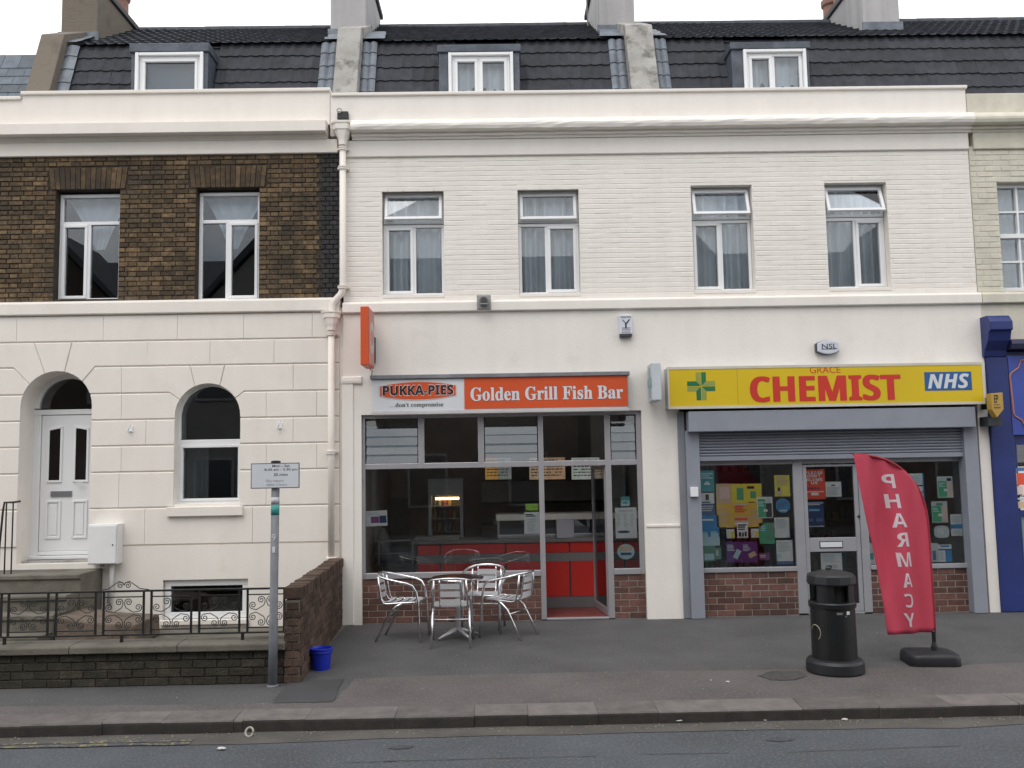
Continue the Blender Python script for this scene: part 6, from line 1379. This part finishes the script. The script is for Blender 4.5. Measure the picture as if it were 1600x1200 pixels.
# =================================================================== cafe table and chairs
def chair():
    e = empty('cafe_chair', (0, 0, 0), local=True); S = STEEL
    half = [(.235, .255, 0), (.222, .235, .22), (.215, .225, .44), (.222, .205, .56), (.238, .165, .632), (.250, .10, .662), (.252, 0, .682), (.245, -.11, .705), (.215, -.205, .728), (.15, -.265, .745), (.07, -.293, .753), (0, -.30, .755)]
    path = half+[(-x, y, z) for x, y, z in reversed(half[:-1])]
    obj('arm_rail', MB().tube(path, .0145, 10), S, e, smooth=True)
    side = [(.0, .215, .435), (.12, .215, .437), (.17, .205, .44), (.195, .17, .442), (.198, .0, .435), (.195, -.15, .425), (.193, -.19, .432), (.19, -.215, .47), (.185, -.238, .60), (.178, -.252, .732)]
    obj('seat_frame', MB().tube([(-x, y, z) for x, y, z in reversed(side)]+side[1:], .011, 10), S, e, smooth=True)
    for sx in (-1, 1): obj('rear_leg', MB().tube([(sx*.198, .03, .43), (sx*.2, -.03, .40), (sx*.205, -.10, .34), (sx*.215, -.28, 0)], .014, 10), S, e, smooth=True)
    obj('stretcher', MB().tube([(-.206, -.135, .29), (.206, -.135, .29)], .008, 8), S, e, smooth=True); 
    SB = mat('brushed_slat_aluminium', (.74, .74, .76), .36, .05, 9, metal=.6)
    for k in range(5):
        y = -.155+k*.082; b = MB(); N = 8
        for i in range(N):
            x0, x1 = -.195+.39*i/N, -.195+.39*(i+1)/N; dz = lambda x: .447-.012*(1-(x/.195)**2)
            k0 = len(b.v); b.v += [(x, yy_, dz(x)+t_) for x in (x0, x1) for yy_ in (y-.026, y+.026) for t_ in (-.003, .003)]
            for q_ in ((1, 5, 7, 3), (0, 2, 6, 4), (0, 4, 5, 1), (2, 3, 7, 6)): b.f.append(tuple(k0+i_ for i_ in q_)); b.m.append(0)
        obj('seat_slat', b, SB, e, fix=False)
    for z in (.50, .585, .67):
        b = MB(); N = 8
        for i in range(N):
            x0, x1 = -.115+.23*i/N, -.115+.23*(i+1)/N; f_ = lambda x: -.272+.016*(x/.115)**2-(z-.58)*.10
            k0 = len(b.v); b.v += [(x, f_(x)+t_, zz) for x in (x0, x1) for zz in (z-.03, z+.03) for t_ in (-.0025, .0025)]
            for q_ in ((1, 5, 7, 3), (0, 2, 6, 4), (0, 4, 5, 1), (2, 3, 7, 6)): b.f.append(tuple(k0+i_ for i_ in q_)); b.m.append(0)
        obj('back_slat', b, SB, e, fix=False)
    for sx in (-1, 1): obj('back_strap', MB().tube([(sx*.115, -.17, .432), (sx*.115, -.215, .445), (sx*.115, -.245, .5), (sx*.115, -.275, .70), (sx*.113, -.28, .742)], .009, 6), S, e, smooth=True)
    return e
def dup(root):
    r_ = root.copy(); COL.objects.link(r_)
    for chd in root.children:
        c_ = chd.copy(); COL.objects.link(c_); c_.parent = r_
    return r_
c1_ = chair(); GC = 'aluminium chairs around the cafe table'
spots = [((-.59, -1.385), 0, 'aluminium slatted chair with its back to the road, nearest the kerb'), ((-1.17, -1.02), -98, 'aluminium slatted chair left of the cafe table'), ((.05, -.98), 61, 'aluminium slatted chair right of the cafe table by the shop door'), ((-.24, -.56), 172, 'aluminium slatted chair behind the table, against the brick stall riser')]
for i, ((x, y), rz, lab) in enumerate(spots):
    o = c1_ if i == 0 else dup(c1_); o.location = (x, y, 0.001); o.rotation_euler.z = math.radians(rz); tag(o, lab, 'chair', GC)
tp = P(715, 909, -1.03); tb_ = empty('cafe_table', (tp.x, -1.03, 0), 'small round aluminium cafe table between the four chairs', 'table')
tz = .70; TT = mat('brushed_table_top', (.55, .52, .53), .16, .05, 5, metal=1.0)
obj('table_top', MB().lathe([(.28, tz-.022), (.303, tz-.02), (.308, tz-.01), (.303, tz), (.28, tz+.001)], tp.x, -1.03, 40), TT, tb_)
obj('column', MB().lathe([(.032, .09), (.032, tz-.03), (.1, tz-.023)], tp.x, -1.03, 16), ALU, tb_)
for k in range(4):
    a = math.radians(35+90*k); obj('foot', MB().tube([(tp.x+.02*math.cos(a), -1.03+.02*math.sin(a), .095), (tp.x+.14*math.cos(a), -1.03+.14*math.sin(a), .06), (tp.x+.27*math.cos(a), -1.03+.27*math.sin(a), .016)], [.03, .024, .014], 8), ALU, tb_, smooth=True)

# =================================================================== litter and grit in the gutter
WP = mat('litter_white', (.55, .55, .53), .7, .1)
def scrap(px, py, w_, label, m=WP, z=ZR+.006, name='litter'):
    c = G(px, py, z); bmm = bmesh.new(); bmesh.ops.create_icosphere(bmm, subdivisions=2, radius=.5)
    for v in bmm.verts: v.co *= random.uniform(.7, 1.2); v.co.x *= w_*.7; v.co.y *= w_*.4; v.co.z *= w_*.2
    mn = min(v.co.z for v in bmm.verts)
    for v in bmm.verts: v.co.z -= mn
    me = bpy.data.meshes.new(name); bmm.to_mesh(me); bmm.free(); o = obj(name, me, m, None); o.location = c; tag(o, label, 'litter', 'litter in the gutter')
scrap(89, 1145, .11, 'crumpled white wrapper in the gutter at the far left'); scrap(346, 1171, .10, 'flat white scrap lying out on the road left of the middle'); scrap(722, 1134, .04, 'small pale pebble in the gutter near the middle', z=ZR+.006)
scrap(1060, 1128, .17, 'flattened white paper strip in the gutter right of the middle'); scrap(1195, 1126, .05, 'small white scrap in the gutter below the bin'); scrap(1320, 1125, .07, 'white scrap in the gutter below the flag'); scrap(1030, 1126, .06, 'brown stone in the gutter right of the middle', mat('brown_stone', (.16, .12, .09), .9)); scrap(1137, 1066, .06, 'white scrap on the pavement left of the bin', z=.006); scrap(1111, 1063, .03, 'tiny white scrap on the pavement left of the bin', z=.006)
gk = G(393, 1128, 0); tag(obj('gully_hook', MB().tube([(gk.x+.03*math.cos(a*.55), gk.y-.06+.02*math.sin(a*.55), -.06+.03*math.sin(a*.55)) for a in range(12)], .008, 6), mat('pale_rope', (.4, .38, .32), .8), None), 'pale ring of cord lying against the broken kerb stone', 'ring')
b = MB()
for k in range(500):
    x = random.uniform(-7, 7); y = -4.38-abs(random.gauss(0, .09)); s_ = random.uniform(.002, .007)
    b.box(x-s_, x+s_, y-s_, y+s_, ZR+.004, ZR+.004+s_)
GRIT = mat('gutter_grit', (.22, .19, .15), .9, .5, 40); tag(stuff(obj('gutter_grit', b, GRIT, None)), 'scattered grit and dead leaves along the gutter', 'grit')
b = MB()
for k in range(260):
    x = random.uniform(-6.5, 6.5); y = random.uniform(-4.0, -.1); s_ = random.choice((.002, .003, .003, .005))
    if x < -2 and y > -3.3: continue
    b.box(x-s_, x+s_, y-s_*.7, y+s_*.7, .0045, .0045+s_*.5)
tag(stuff(obj('pavement_specks', b, mat('pale_specks', (.32, .31, .29), .9, .4, 40), None)), 'pale specks of chewing gum and grit on the pavement', 'specks')

# =================================================================== houses across the street (seen reflected in the windows)
OB = mat('opposite_brick', (.07, .05, .04), .9, .2, 2); OW = mat('opposite_render', (.24, .23, .215), .9, .1); OR = mat('opposite_slate', (.06, .065, .075), .8)
ol_ = ('brick gabled house across the street reflected in the brick house windows', 'rendered gabled house across the street reflected in the fish bar windows', 'brick gabled house across the street reflected in the fish bar top lights', 'rendered gabled house across the street reflected in the chemist upper windows', 'brick gabled house across the street reflected in the far right windows')
for i in range(5):
    x0 = -16.5+i*6.4; x1 = x0+6.0; yf_ = -15.2; e = empty('opposite_house', (x0+3, yf_, 0), ol_[i], 'house', 'houses across the street')
    xm = (x0+x1)/2; m = OW if i % 2 else OB
    obj('wall', MB().prism([(x0, 0), (x1, 0), (x1, 6.5), (xm+1.9, 6.5), (xm+1.9, 7.0), (xm, 9.0), (xm-1.9, 7.0), (xm-1.9, 6.5), (x0, 6.5)], yf_-7, yf_), m, e)
    obj('roof', MB().profile([(yf_+.15, 6.45), (yf_-3.5, 9.2), (yf_-7.2, 6.45)], x0-.1, x1+.3), OR, e); obj('gable_roof', MB().prism([(xm-2.1, 6.9), (xm, 9.1), (xm+2.1, 6.9), (xm+2.1, 7.1), (xm, 9.4), (xm-2.1, 7.1)], yf_-3, yf_+.15), OR, e)
    for (wx, wz) in ((-1.5, .8), (1.5, .8), (-1.5, 4.1), (1.5, 4.1)):
        wn = box('window', xm+wx-.6, xm+wx+.6, yf_-.05, yf_+.06, wz, wz+1.6, mat('opposite_window_paint', (.3, .3, .3), .6), e); box('pane', xm+wx-.52, xm+wx+.52, yf_+.061, yf_+.07, wz+.08, wz+1.52, mat('far_dark_pane', (.03, .035, .04), .15), wn)
